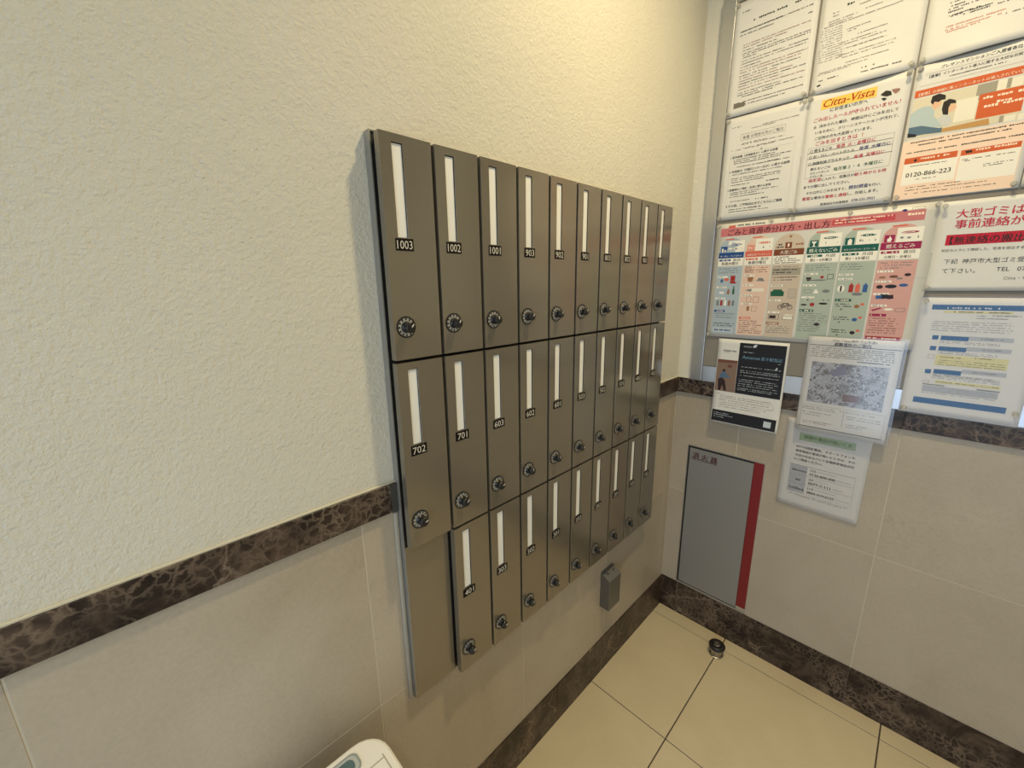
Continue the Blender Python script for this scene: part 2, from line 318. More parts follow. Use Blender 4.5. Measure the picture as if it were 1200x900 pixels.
def f_ptr(bm): box(bm, .0169, -.0009, .0012, .0174, .0009, .0070)
M_ = dict(knob=simple('knob', f_knob, BLACKP), dial=simple('dial_plate', f_dial, mat('dial_grey', (.42, .40, .35), .5)), rim=simple('dial_rim', f_rim, BLACKP), marks=simple('dial_marks', f_marks, BLACKP), ptr=simple('pointer', f_ptr, DIGIT),
          card=simple('name_card', lambda b: box(b, .0333, SY0+.0004, SZ0+.0004, .0337, SY1-.0004, SZ1-.0012), WHITEC), plate=simple('number_plate', lambda b: box(b, XF, .0148, -.1660, XF+.0008, .0462, -.1478), PLATE))
for p in M_['knob'].polygons: p.use_smooth = len(p.vertices) < 8
DOORS = [door_mesh(z1-z0) for z0, z1 in ROWS]
FL = [simple('door_rebate', lambda b, h=z1-z0: box(b, .014, .005, .005, .0225, DW-.004, h-.005), BLACK) for z0, z1 in ROWS]
RN = ('top', 'middle', 'bottom'); ORD = ('first', 'second', 'third', 'fourth', 'fifth', 'sixth', 'seventh', 'eighth', 'ninth', 'tenth')
def link(name, me, parent, loc=(0, 0, 0), rx=0):
    o = bpy.data.objects.new(name, me); COL.objects.link(o); o.parent = parent; o.location = loc; o.rotation_euler = (rx, 0, 0); return o
for r, (z0, z1) in enumerate(ROWS):
    h = z1-z0
    for c in range(10):
        n = NUMS[r][c]
        if n is None: continue
        k = c+1 if r < 2 else c
        t = thing('mailbox', 'taupe steel mailbox numbered %d, %s from the left in the %s row' % (n, ORD[k-1], RN[r]), 'mailbox', (0, Y0+PITCH*c, z0), 'mailboxes on the left wall')
        d = link('door', DOORS[r], t); bv = d.modifiers.new('bevel', 'BEVEL'); bv.width = .0007; bv.segments = 2; bv.limit_method = 'ANGLE'
        link('rebate', FL[r], t); link('name_card', M_['card'], t, (0, 0, h))
        pl = link('number_plate', M_['plate'], t, (0, 0, h))
        vs, fs = glyphs(str(n), 0); w = max(v[0] for v in vs)-min(v[0] for v in vs); x0 = min(v[0] for v in vs); hh = max(v[1] for v in vs)
        sc = .0125/hh; sx = min(sc, .027/w)
        me = bpy.data.meshes.new('number'); me.from_pydata([(XF+.0010, .0305+(x-x0-w/2)*sx, -.1632+y*sc) for x, y in vs], [], fs); me.materials.append(DIGIT)
        nb = link('number', me, pl); nb['label'] = 'white number %d' % n
        dl = link('dial', M_['dial'], t, (XF, .0225, .0535)); link('dial_rim', M_['rim'], dl); link('dial_marks', M_['marks'], dl)
        kn = link('knob', M_['knob'], t, (XF, .0225, .0535)); link('pointer', M_['ptr'], kn, rx=random.uniform(-1.4, .2))
# ---------------------------------------------------------------- notice board
BX0, BX1, BZ0, BZ1 = .0530, 1.25, .9990, 2.158
nb = thing('notice_board', 'wide grey metal notice board in a satin aluminium frame on the back wall', 'notice board', (BX0, 0, BZ0))
def bb(bm, x0, y0, z0, x1, y1, z1): box(bm, x0-BX0, y0, z0-BZ0, x1-BX0, y1, z1-BZ0)
bm = bmesh.new(); bb(bm, BX0+.040, -.0165, BZ0+.057, BX1-.038, -.0005, BZ1-.026); obj('panel', bm, BOARD, nb)
bm = bmesh.new(); bb(bm, BX0, -.018, BZ0, BX0+.0385, -.0005, BZ1); obj('frame_stile', bm, ALU, nb, bevel=.001)
bm = bmesh.new(); bb(bm, BX1-.036, -.018, BZ0, BX1, -.0005, BZ1); obj('frame_stile', bm, ALU, nb, bevel=.001)
bm = bmesh.new(); bb(bm, BX0+.0405, -.018, BZ0, BX1-.038, -.0005, BZ0+.0555); obj('frame_rail', bm, ALU, nb, bevel=.001)
bm = bmesh.new(); bb(bm, BX0+.0405, -.018, BZ1-.024, BX1-.038, -.0005, BZ1); obj('frame_rail', bm, ALU, nb, bevel=.001)
# ---------------------------------------------------------------- notices
LAYOUT = {
 'A1':[
  ('g', 'ink', 18.1, 28.2, 41.5, 3, 0.85),
  ('g', 'ink', 45.7, 58.1, 166.4, 4.5, 0.8),
  ('g', 'ink', 185.9, 94.7, 195.0, 3, 0.85),
  ('g', 'ink', 18.4, 77.3, 195.5, 2.6, 0.85),
  ('g', 'ink', 17.6, 76.8, 125.1, 2.6, 0.85),
  ('g', 'ink', 17.5, 86.4, 104.3, 2.6, 0.85),
  ('g', 'maroon', 29.1, 113.6, 193.9, 2.4, 0.82),
  ('g', 'maroon', 28.9, 120.1, 140.2, 2.4, 0.82),
  ('g', 'ink', 28.8, 128.4, 115.8, 2.4, 0.82),
  ('g', 'ink', 28.6, 135.8, 196.3, 2.4, 0.82),
  ('g', 'ink', 28.5, 141.1, 196.1, 2.4, 0.82),
  ('g', 'ink', 28.3, 146.8, 67.6, 2.4, 0.82),
  ('g', 'ink', 28.2, 155.4, 193.5, 2.4, 0.82),
  ('g', 'ink', 28.0, 162.4, 195.9, 2.4, 0.82),
  ('g', 'ink', 27.8, 170.3, 80.7, 2.4, 0.82),
  ('g', 'maroon', 27.6, 178.1, 196.1, 2.4, 0.82),
  ('g', 'maroon', 27.5, 185.1, 182.2, 2.4, 0.82),
  ('g', 'ink', 27.3, 193.3, 180.2, 2.4, 0.82),
  ('g', 'maroon', 27.2, 199.7, 132.1, 2.4, 0.82),
  ('g', 'maroon', 27.0, 207.1, 163.7, 2.4, 0.82),
  ('g', 'ink', 26.8, 213.9, 195.2, 2.4, 0.82),
  ('g', 'maroon', 26.7, 220.7, 152.3, 2.4, 0.82),
  ('g', 'maroon', 26.5, 228.8, 194.9, 2.4, 0.82),
  ('g', 'ink', 26.3, 237.8, 141.4, 2.4, 0.82),
  ('g', 'ink', 26.1, 243.9, 193.7, 2.4, 0.82),
  ('g', 'ink', 38.3, 249.7, 126.4, 2.4, 0.85),
  ('g', 'ink', 18.5, 263.8, 195.0, 2.4, 0.85),
  ('g', 'ink', 19.2, 272.2, 155.6, 2.4, 0.85),
  ('r', 'gray', 18.3, 263.2, 49.9, 275.5),
 ],
 'A2':[
  ('g', 'gray', 17.4, 28.6, 42.6, 3, 0.7),
  ('g', 'gray', 72.1, 40.9, 133.5, 2.2, 0.85),
  ('g', 'gray', 100.8, 37.0, 191.5, 2.2, 0.85),
  ('f', 'gray', 44.3, 50.8, 161.4, 67.3, 0.5),
  ('t', '各種 お問合せ先のご案内', 'gray', 50.0, 63.7, 106.3, 0, 0),
  ('g', 'gray', 51.4, 77.7, 117.7, 2.2, 0.7),
  ('g', 'gray', 43.4, 80.4, 161.3, 2.2, 0.7),
  ('g', 'gray', 50.9, 90.7, 185.6, 2.2, 0.7),
  ('g', 'gray', 21.0, 92.8, 139.8, 2.2, 0.7),
  ('t', '記', 'ink', 102.7, 103.7, 5.5, 1, 0),
  ('f', 'lgray', 20.4, 103.7, 190.3, 278.1, 0.4),
  ('t', '1 室内設備（共用部含む）に関する修理', 'ink', 21.3, 114.3, 127.7, 1, 0),
  ('t', '2 共用部分（宅配ロッカーほか）に関する故障', 'ink', 21.7, 155.7, 161.9, 1, 0),
  ('t', '3 駐輪場のご契約・変更に関する事項', 'ink', 21.9, 208.1, 119.3, 1, 0),
  ('t', '4 その他、ご不明点はまずこちらにご連絡', 'ink', 21.0, 255.7, 154.9, 1, 0),
  ('g', 'ink', 29.8, 120.8, 142.9, 2.2, 0.85),
  ('g', 'ink', 29.1, 126.2, 183.3, 2.2, 0.85),
  ('g', 'ink', 29.6, 131.5, 157.8, 2.2, 0.85),
  ('g', 'ink', 41.5, 141.9, 181.9, 2.2, 0.85),
  ('g', 'ink', 30.2, 162.7, 164.7, 2.2, 0.85),
  ('g', 'ink', 28.6, 173.9, 162.7, 2.2, 0.85),
  ('g', 'ink', 29.1, 179.1, 162.7, 2.2, 0.85),
  ('g', 'ink', 29.6, 184.8, 119.4, 2.2, 0.85),
  ('g', 'ink', 29.3, 193.2, 86.1, 2.2, 0.85),
  ('g', 'ink', 27.7, 215.1, 162.6, 2.2, 0.85),
  ('g', 'ink', 28.2, 220.4, 105.5, 2.2, 0.85),
  ('g', 'ink', 28.8, 226.9, 127.8, 2.2, 0.85),
  ('g', 'ink', 30.2, 240.7, 87.7, 2.2, 0.85),
  ('g', 'ink', 30.6, 264.4, 88.4, 2.2, 0.85),
  ('g', 'ink', 29.3, 271.5, 141.7, 2.2, 0.85),
  ('g', 'ink', 119.6, 141.5, 154.0, 3, 0.9),
  ('g', 'ink', 127.7, 194.9, 161.8, 3, 0.9),
  ('g', 'ink', 104.4, 241.8, 138.1, 3, 0.9),
  ('g', 'ink', 88.4, 264.5, 121.2, 3, 0.9),
 ],
 'A3':[
  ('r', 'salband', 12.7, 14.3, 488.0, 39.3),
  ('t', 'ごみと資源の分け方・出し方', 'dmaroon', 34.9, 36.8, 264.8, 1, 0),
  ('r', 'redband', 304.3, 20.0, 433.5, 34.1),
  ('g', 'cream', 310.1, 24.0, 427.5, 3.5, 0.85),
  ('g', 'cream', 309.8, 30.9, 395.5, 3.5, 0.85),
  ('g', 'cream', 456.4, 26.7, 485.3, 6, 0.85),
  ('g', 'ink', 61.1, 10.4, 141.1, 4, 0.85),
  ('r', 'salmon', 35.0, 6.9, 55.4, 13.9),
  ('p', 'navy', [(443.0, 13.3), (448.1, 9.7), (453.9, 11.9), (451.4, 17.2)]),
  ('f', 'gray', 462.5, 7.4, 484.9, 13.4, 0.5),
 ],
 'B1':[
  ('r', 'lgray', 5.5, 77.2, 6.3, 141.6),
  ('g', 'ink', 49.5, 111.3, 75.2, 5, 0.8),
  ('g', 'gray', 27.0, 118.5, 39.3, 2.4, 0.85),
  ('g', 'gray', 27.9, 125.5, 40.3, 2.4, 0.85),
  ('g', 'gray', 20.2, 135.9, 77.7, 2.4, 0.85),
  ('g', 'gray', 20.8, 141.4, 68.9, 2.4, 0.85),
  ('g', 'gray', 80.7, 119.5, 101.5, 2.4, 0.85),
  ('g', 'gray', 93.3, 133.3, 125.7, 2.4, 0.85),
  ('g', 'gray', 11.3, 145.9, 164.4, 2.4, 0.85),
  ('g', 'gray', 61.3, 166.1, 108.3, 2.4, 0.85),
  ('g', 'gray', 64.2, 171.3, 81.7, 2.4, 0.85),
  ('g', 'gray', 85.7, 183.8, 143.0, 2.4, 0.85),
  ('g', 'gray', 7.1, 152.5, 50.7, 2.0, 0.75),
  ('g', 'gray', 7.1, 158.0, 51.5, 2.0, 0.75),
  ('g', 'gray', 7.1, 163.4, 52.2, 2.0, 0.75),
  ('g', 'gray', 7.2, 168.9, 53.0, 2.0, 0.75),
  ('g', 'gray', 7.2, 174.4, 53.8, 2.0, 0.75),
  ('g', 'gray', 7.2, 180.0, 54.5, 2.0, 0.75),
  ('g', 'gray', 7.2, 185.4, 55.3, 2.0, 0.75),
  ('g', 'gray', 7.2, 191.0, 56.1, 2.0, 0.75),
  ('g', 'gray', 7.2, 196.5, 56.8, 2.0, 0.75),
  ('g', 'gray', 7.2, 202.1, 57.6, 2.0, 0.75),
  ('g', 'gray', 7.2, 207.7, 58.4, 2.0, 0.75),
  ('g', 'gray', 7.2, 213.2, 59.1, 2.0, 0.75),
  ('g', 'gray', 7.2, 218.8, 59.9, 2.0, 0.75),
  ('g', 'gray', 7.2, 224.4, 60.7, 2.0, 0.75),
  ('g', 'gray', 48.6, 192.7, 123.3, 2.2, 0.8),
  ('g', 'gray', 56.7, 198.5, 142.7, 2.2, 0.8),
  ('g', 'gray', 61.2, 208.5, 137.3, 2.2, 0.8),
  ('g', 'gray', 78.6, 209.3, 143.7, 2.2, 0.8),
  ('g', 'gray', 52.7, 221.6, 163.3, 2.2, 0.8),
  ('g', 'gray', 58.5, 228.8, 160.2, 2.2, 0.8),
  ('g', 'gray', 69.0, 242.9, 153.8, 2.2, 0.8),
  ('g', 'gray', 10.8, 250.3, 115.1, 2.2, 0.8),
  ('g', 'gray', 10.6, 253.9, 80.6, 2.2, 0.8),
  ('g', 'ink', 105.0, 267.8, 140.4, 3.4, 0.8),
  ('g', 'ink', 105.2, 277.5, 184.7, 3, 0.75),
  ('g', 'ink', 15.7, 269.3, 58.4, 3, 0.8),
  ('p', 'ink', [(12.8, 277.1), (19.8, 275.3), (21.9, 279.1), (14.0, 280.8)]),
 ],
 'B2':[
  ('r', 'yellow', 32.4, 17.3, 146.7, 40.9),
  ('t', 'Citta-Vista', 'rust', 37.0, 36.2, 105.1, 2, 0),
  ('t', 'にお住まいの方へ', 'ink', 53.7, 49.4, 77.8, 1, 0),
  ('p', 'ink', [(154.2, 38.8), (163.8, 32.1), (174.0, 36.5), (176.5, 45.3), (167.4, 46.2), (159.3, 42.8)]),
  ('p', 'ink', [(156.5, 48.4), (163.0, 47.4), (168.4, 51.1), (163.6, 55.0)]),
  ('p', 'heart', [(174.4, 33.1), (179.4, 33.2), (189.2, 34.1), (190.8, 39.1), (183.5, 44.9), (178.3, 39.9)]),
  ('t', 'ごみ出しルールが守られていません！', 'red', 20.2, 67.7, 175.8, 1, 0),
  ('t', '☆  決められた曜日、時間以外にごみを出して', 'ink', 20.9, 83.5, 173.8, 1, 0),
  ('t', 'いるために、クリーンステーションが汚れて、', 'ink', 27.1, 97.9, 169.9, 1, 0),
  ('t', 'ご近所の方も大変困っています。', 'ink', 28.3, 112.8, 119.8, 1, 0),
  ('t', 'ごみを出すときは  ！', 'red', 31.7, 127.1, 100.8, 1, 0),
  ('f', 'gray', 16.4, 132.1, 195.3, 208.7, 0.5),
  ('r', 'gray', 15.6, 144.2, 192.5, 145.3),
  ('r', 'gray', 17.4, 158.1, 194.5, 159.2),
  ('r', 'gray', 19.7, 174.9, 196.9, 176.1),
  ('t', '○ 燃えるごみ', 'ink', 21.3, 143.1, 49.5, 1, 0),
  ('t', '毎週  火・金曜日に', 'red', 79.5, 143.0, 80.7, 1, 0),
  ('t', '○ 缶・びん・ペットボトル', 'ink', 20.9, 158.7, 98.9, 1, 0),
  ('t', '毎週  水曜日に', 'navy', 129.5, 158.8, 61.2, 1, 0),
  ('t', '○ 容器包装プラスチック', 'ink', 21.6, 175.5, 89.7, 1, 0),
  ('t', '毎週  月曜日に', 'red', 120.8, 176.5, 61.9, 1, 0),
  ('t', '燃えないごみ', 'ink', 28.0, 189.5, 45.4, 1, 0),
  ('t', 'カセットボンベ', 'ink', 28.6, 199.5, 42.6, 1, 0),
  ('t', 'スプレー缶', 'ink', 28.5, 208.1, 29.5, 1, 0),
  ('t', '毎月第２・４  木曜日に', 'green', 80.8, 199.0, 100.9, 1, 0),
  ('t', '指定袋', 'red', 27.3, 219.6, 28.6, 1, 0),
  ('t', 'に入れて、収集日の', 'ink', 56.6, 219.8, 71.0, 1, 0),
  ('t', '朝５時から８時', 'red', 128.2, 220.7, 63.6, 1, 0),
  ('t', 'までの間に出してください。', 'ink', 17.9, 234.9, 102.3, 1, 0),
  ('t', 'それ以外にごみを出すと、', 'ink', 25.6, 251.0, 90.0, 1, 0),
  ('t', '開封調査', 'navy', 121.1, 251.5, 39.8, 1, 0),
  ('t', 'を行い、', 'ink', 161.5, 251.3, 24.8, 1, 0),
  ('t', '悪質', 'red', 18.0, 266.4, 19.0, 1, 0),
  ('t', 'な場合は', 'ink', 37.7, 266.0, 32.7, 1, 0),
  ('t', '警察と通報', 'red', 71.3, 267.0, 47.5, 1, 0),
  ('t', 'し、対処します。', 'ink', 119.8, 266.2, 62.3, 1, 0),
  ('t', '管理会社中央事務所', 'ink', 62.6, 284.6, 62.0, 1, 0),
  ('t', '078-231-3921', 'navy', 130.5, 284.0, 47.8, 1, 0),
 ],
 'C1':[
  ('g', 'ink', 31.9, 185.7, 52.1, 2.8, 0.75),
  ('g', 'ink', 35.3, 193.0, 58.9, 2.8, 0.75),
  ('g', 'ink', 34.8, 198.5, 81.8, 2.8, 0.75),
  ('g', 'ink', 34.8, 204.1, 58.1, 2.8, 0.75),
  ('g', 'ink', 34.1, 211.7, 89.3, 2.8, 0.75),
  ('g', 'ink', 33.7, 213.3, 106.0, 2.8, 0.75),
  ('g', 'ink', 60.2, 217.6, 102.3, 2.8, 0.75),
  ('g', 'ink', 107.6, 217.7, 134.6, 2.8, 0.75),
  ('g', 'salmont', 35.8, 233.1, 127.4, 2.8, 0.8),
  ('g', 'salmont', 35.3, 239.6, 122.8, 2.8, 0.8),
  ('g', 'salmont', 38.7, 243.9, 89.2, 2.8, 0.8),
  ('g', 'ink', 126.2, 242.1, 151.1, 2.4, 0.7),
 ],
 'C2':[
  ('r', 'peach', -10.0, 161.4, 197.3, 295.0),
  ('t', 'プレサンスマンションご入居者各位', 'ink', 42.1, 15.8, 121.5, 1, 0),
  ('t', '【重要】インターネット導入に関する大切なお知らせ', 'ink', 25.0, 30.3, 154.4, 1, 0),
  ('g', 'ink', 59.3, 37.7, 144.1, 2.2, 0.9),
  ('r', 'lgray', 16.7, 20.9, 165.7, 21.6),
  ('r', 'lgray', 10.6, 43.7, 170.1, 44.3),
  ('r', 'orange', 5.4, 52.0, 172.8, 67.2),
  ('t', '【重要】お部屋に新インターネットの導入されています', 'cream', 12.3, 64.4, 168.9, 1, 0),
  ('r', 'photobg', 5.6, 70.1, 182.8, 156.6),
  ('r', 'photodk', 109.3, 69.9, 139.0, 101.0),
  ('r', 'photoli', 139.9, 70.3, 152.8, 92.4),
  ('r', 'photodk', 153.2, 70.9, 159.2, 89.4),
  ('r', 'photoli', 160.2, 71.7, 176.3, 90.2),
  ('r', 'photoli', 80.6, 92.3, 113.9, 138.0),
  ('p', 'shirt', [(3.9, 100.9), (14.3, 92.9), (26.2, 89.6), (37.2, 91.5), (45.8, 103.7), (46.5, 116.0), (62.0, 134.3), (63.3, 142.2), (47.8, 139.2), (28.1, 131.2), (5.3, 130.6)]),
  ('p', 'denim', [(5.3, 130.6), (28.1, 131.2), (47.8, 139.2), (62.2, 144.6), (65.2, 154.1), (34.3, 151.4), (6.6, 151.9)]),
  ('p', 'jeans', [(5.1, 142.5), (21.3, 148.3), (21.6, 153.8), (6.0, 152.6)]),
  ('p', 'skin', [(38.7, 91.2), (38.2, 79.0), (50.3, 79.5), (56.5, 90.5), (51.5, 96.6), (45.6, 102.5)]),
  ('p', 'hair', [(36.0, 83.6), (37.0, 71.2), (48.5, 68.6), (59.9, 75.6), (60.4, 84.2), (53.9, 83.5), (50.0, 86.8), (42.6, 84.0), (40.6, 89.8)]),
  ('p', 'skin', [(65.1, 98.5), (78.6, 96.7), (82.3, 106.9), (76.2, 113.3), (69.1, 114.4)]),
  ('p', 'hair', [(57.7, 103.9), (58.3, 89.2), (67.3, 85.1), (77.6, 90.2), (79.8, 97.0), (71.0, 95.7), (68.7, 103.2), (70.0, 118.4), (61.8, 118.1)]),
  ('p', 'blouse', [(53.1, 125.3), (60.5, 115.9), (72.9, 119.9), (79.2, 135.7), (72.1, 142.2), (62.9, 139.9)]),
  ('p', 'denim', [(54.7, 144.7), (64.9, 143.4), (65.6, 153.0), (48.4, 152.8)]),
  ('p', 'woodp', [(63.9, 146.2), (137.2, 143.3), (140.2, 156.6), (65.1, 153.7)]),
  ('r', 'orange', 115.7, 90.9, 182.7, 140.7),
  ('g', 'cream', 121.8, 102.5, 180.3, 5, 0.85),
  ('g', 'cream', 143.7, 115.0, 165.6, 5, 0.85),
  ('g', 'cream', 125.9, 120.2, 183.0, 5, 0.85),
  ('r', 'photodk', 153.2, 143.2, 159.4, 156.2),
  ('r', 'photoli', 161.0, 145.1, 176.9, 157.6),
  ('r', 'photoli', 180.4, 146.0, 188.8, 158.4),
  ('g', 'ink', 7.6, 167.8, 191.6, 3, 0.88),
  ('g', 'ink', 28.7, 175.1, 176.0, 3, 0.88),
  ('g', 'ink', 10.2, 190.3, 195.5, 3, 0.88),
  ('r', 'white', 9.9, 213.5, 102.1, 261.7),
  ('r', 'white', 105.6, 213.5, 195.9, 268.6),
  ('r', 'orange', 9.4, 200.0, 99.6, 213.4),
  ('r', 'orange', 105.1, 201.4, 195.7, 213.2),
  ('g', 'cream', 33.8, 207.4, 86.9, 4, 0.8),
  ('g', 'cream', 128.6, 207.1, 188.9, 4, 0.8),
  ('p', 'ink', [(25.6, 206.8), (29.1, 202.7), (32.2, 208.1), (27.8, 210.9)]),
  ('p', 'ink', [(111.6, 204.0), (122.2, 203.6), (123.6, 208.8), (113.6, 209.3)]),
  ('t', '0120-866-223', 'ink', 16.2, 244.3, 78.2, 1, 0),
  ('g', 'ink', 19.9, 220.8, 84.6, 2, 0.75),
  ('g', 'ink', 36.0, 252.0, 74.6, 2, 0.75),
  ('g', 'ink', 110.0, 223.2, 189.3, 2, 0.75),
  ('g', 'ink', 145.2, 238.9, 189.1, 2, 0.75),
  ('g', 'ink', 145.7, 242.9, 174.5, 2, 0.75),
  ('g', 'ink', 20.7, 269.5, 116.0, 2, 0.75),
  ('g', 'ink', 20.1, 275.8, 156.3, 2, 0.75),
  ('g', 'ink', 21.0, 283.8, 171.4, 2, 0.75),
  ('g', 'ink', 111.9, 226.5, 123.2, 2, 0.75),
 ],
 'C3':[
  ('t', '大型ゴミは', 'red', 31.3, 38.1, 104.3, 1, 0),
  ('t', '事前連絡が', 'red', 32.4, 61.5, 107.0, 1, 0),
  ('r', 'crimson', 22.7, 76.2, 143.4, 100.0),
  ('t', '【無連絡の搬出', 'ink', 29.8, 96.6, 115.9, 1, 0),
  ('t', '防犯カメラにて確認した、写真を提出する', 'ink', 19.8, 114.5, 128.2, 0, 0),
  ('t', '下記  神戸市大型ゴミ受', 'ink', 27.7, 142.4, 125.8, 0, 0),
  ('t', 'て下さい。', 'ink', 27.6, 164.6, 55.1, 0, 0),
  ('t', 'TEL   078', 'ink', 115.0, 162.5, 49.4, 0, 0),
  ('t', 'Citta・Vista', 'gray', 129.1, 181.6, 45.5, 0, 0),
 ],
 'C4':[
  ('r', 'blue', 21.6, 17.0, 179.9, 29.1),
  ('g', 'pale', 48.0, 26.8, 145.0, 4, 0.7),
  ('r', 'yell', 42.7, 31.5, 155.4, 36.6),
  ('g', 'ink', 55.1, 35.4, 149.8, 2.6, 0.8),
  ('g', 'gray', 100.3, 43.5, 114.3, 2, 0.8),
  ('g', 'olive', 121.7, 42.5, 167.7, 2.4, 0.8),
  ('g', 'gray', 100.0, 49.3, 149.8, 2.2, 0.9),
  ('g', 'gray2', 26.5, 59.4, 155.3, 2.2, 0.8),
  ('g', 'gray2', 26.9, 64.6, 160.4, 2.2, 0.8),
  ('g', 'gray2', 27.2, 70.2, 156.1, 2.2, 0.8),
  ('g', 'gray2', 27.5, 75.5, 161.3, 2.2, 0.8),
  ('g', 'gray2', 27.8, 81.0, 156.9, 2.2, 0.8),
  ('r', 'blue', 33.4, 92.5, 44.5, 103.0),
  ('r', 'blue', 48.6, 92.6, 95.9, 103.4),
  ('r', 'lgrayb', 96.0, 91.4, 166.4, 101.2),
  ('g', 'gray', 113.3, 97.8, 150.9, 2.4, 0.8),
  ('g', 'gray2', 48.0, 108.0, 147.5, 2, 0.7),
  ('g', 'gray2', 48.6, 111.4, 148.1, 2, 0.7),
  ('r', 'blue', 33.5, 119.8, 44.6, 130.4),
  ('r', 'blue', 48.8, 119.3, 96.3, 130.3),
  ('r', 'lgrayb', 96.5, 117.0, 167.2, 127.0),
  ('g', 'gray', 113.8, 123.4, 151.6, 2.4, 0.8),
  ('g', 'gray2', 48.2, 134.3, 148.2, 2, 0.7),
  ('g', 'gray2', 48.8, 137.9, 148.8, 2, 0.7),
  ('r', 'blue', 33.7, 179.2, 44.9, 190.0),
  ('r', 'blue', 49.2, 177.3, 97.2, 188.6),
  ('r', 'lgrayb', 97.4, 172.5, 169.0, 182.7),
  ('g', 'gray', 115.0, 179.1, 153.2, 2.4, 0.8),
  ('g', 'gray2', 48.5, 191.7, 149.7, 2, 0.7),
  ('g', 'gray2', 49.1, 195.3, 150.3, 2, 0.7),
  ('r', 'yell', 47.5, 140.2, 166.9, 166.8),
  ('g', 'olive', 54.9, 147.1, 90.8, 2.6, 0.9),
  ('g', 'olive', 113.3, 144.6, 144.0, 2.6, 0.8),
  ('g', 'olive', 53.6, 154.9, 164.1, 2, 0.75),
  ('g', 'olive', 53.3, 160.1, 164.0, 2, 0.75),
  ('g', 'olive', 53.0, 165.4, 163.9, 2, 0.75),
  ('f', 'olive', 33.3, 141.9, 44.4, 151.5, 0.5),
  ('g', 'gray2', 49.8, 193.3, 161.8, 2, 0.7),
  ('g', 'gray2', 49.0, 197.4, 162.5, 2, 0.7),
  ('g', 'gray2', 48.2, 201.4, 163.1, 2, 0.7),
  ('r', 'yell', 55.6, 205.3, 165.6, 212.4),
  ('g', 'olive', 58.3, 210.5, 162.3, 2.4, 0.85),
  ('f', 'olive', 34.3, 207.7, 45.2, 214.2, 0.5),
  ('r', 'gray', 34.7, 216.8, 74.6, 219.1),
  ('r', 'lgrayb', 35.2, 220.8, 164.2, 236.7),
  ('g', 'gray2', 35.6, 226.1, 165.1, 2, 0.8),
  ('g', 'gray2', 35.8, 231.1, 164.9, 2, 0.8),
  ('g', 'gray2', 36.0, 236.1, 164.7, 2, 0.8),
  ('g', 'gray2', 36.2, 241.1, 164.5, 2, 0.8),
  ('r', 'gray', 128.5, 217.0, 166.0, 219.6),
  ('r', 'blue', 23.4, 253.6, 182.7, 268.3),
 ],
 'D1':[
  ('r', 'black', 67.1, 9.2, 200.1, 179.7),
  ('r', 'black', 3.3, 247.3, 199.7, 286.2),
  ('r', 'photobr', 3.0, 70.2, 66.3, 179.6),
  ('p', 'jacket', [(14.7, 124.9), (23.3, 110.7), (32.1, 111.7), (38.5, 123.6), (50.2, 124.1), (46.8, 128.8), (31.5, 133.3), (23.4, 132.3), (14.2, 140.2)]),
  ('p', 'trouser', [(10.0, 138.7), (23.4, 132.3), (32.4, 141.8), (39.7, 175.4), (33.3, 178.7), (24.8, 158.2), (20.0, 178.8), (13.8, 177.6)]),
  ('p', 'hair', [(20.8, 105.5), (28.5, 102.7), (32.9, 108.1), (25.5, 112.6)]),
  ('p', 'photobr2', [(4.1, 70.2), (66.5, 70.1), (66.0, 79.7), (5.1, 80.8)]),
  ('p', 'photobr2', [(38.5, 85.2), (52.3, 87.7), (47.4, 96.8), (35.6, 95.0)]),
  ('t', 'amazon key', 'ink', 17.8, 41.3, 41.7, 1, 0),
  ('g', 'ink', 22.7, 45.0, 40.2, 1.2, 1),
  ('t', 'amazon', 'pale', 79.4, 22.5, 23.7, 0, 0),
  ('p', 'pale', [(106.2, 18.1), (112.6, 11.5), (118.8, 12.9), (114.8, 21.3), (108.6, 23.1)]),
  ('g', 'pale', 80.6, 40.3, 111.1, 2.4, 0.8),
  ('t', 'Amazon', 'sky', 78.0, 60.8, 51.7, 1, 0),
  ('t', '置き配指定', 'sky', 133.0, 60.4, 59.7, 1, 0),
  ('g', 'pale', 183.1, 69.3, 190.5, 2, 0.8),
  ('p', 'pale', [(175.6, 85.9), (180.2, 78.6), (182.8, 81.0), (179.4, 89.4)]),
  ('g', 'pale', 77.1, 89.2, 192.2, 2.0, 0.72),
  ('g', 'pale', 76.8, 101.6, 190.1, 2.0, 0.72),
  ('g', 'pale', 76.8, 107.6, 191.3, 2.0, 0.72),
  ('g', 'pale', 75.6, 118.1, 188.6, 2.0, 0.72),
  ('g', 'pale', 75.5, 132.1, 188.6, 2.0, 0.72),
  ('g', 'pale', 74.0, 138.6, 191.0, 2.0, 0.72),
  ('g', 'pale', 74.8, 146.1, 185.1, 2.0, 0.72),
  ('g', 'pale', 74.1, 153.1, 190.9, 2.0, 0.72),
  ('g', 'pale', 73.8, 161.8, 190.3, 2.0, 0.72),
  ('g', 'pale', 74.2, 167.1, 173.9, 2.0, 0.72),
  ('g', 'gray', 9.0, 190.8, 37.2, 2.2, 0.75),
  ('g', 'gray', 19.9, 196.3, 177.3, 2.2, 0.75),
  ('g', 'gray', 19.7, 202.8, 184.9, 2.2, 0.75),
  ('g', 'gray', 19.3, 210.9, 185.9, 2.2, 0.75),
  ('g', 'gray', 18.9, 219.0, 186.8, 2.2, 0.75),
  ('g', 'gray', 18.9, 226.6, 166.6, 2.2, 0.75),
  ('g', 'gray', 19.6, 234.2, 153.3, 2.2, 0.75),
  ('g', 'pale', 9.3, 258.5, 63.9, 2.2, 0.75),
  ('g', 'pale', 9.1, 265.0, 70.5, 2.2, 0.75),
  ('g', 'pale', 10.6, 272.3, 43.4, 2.2, 0.75),
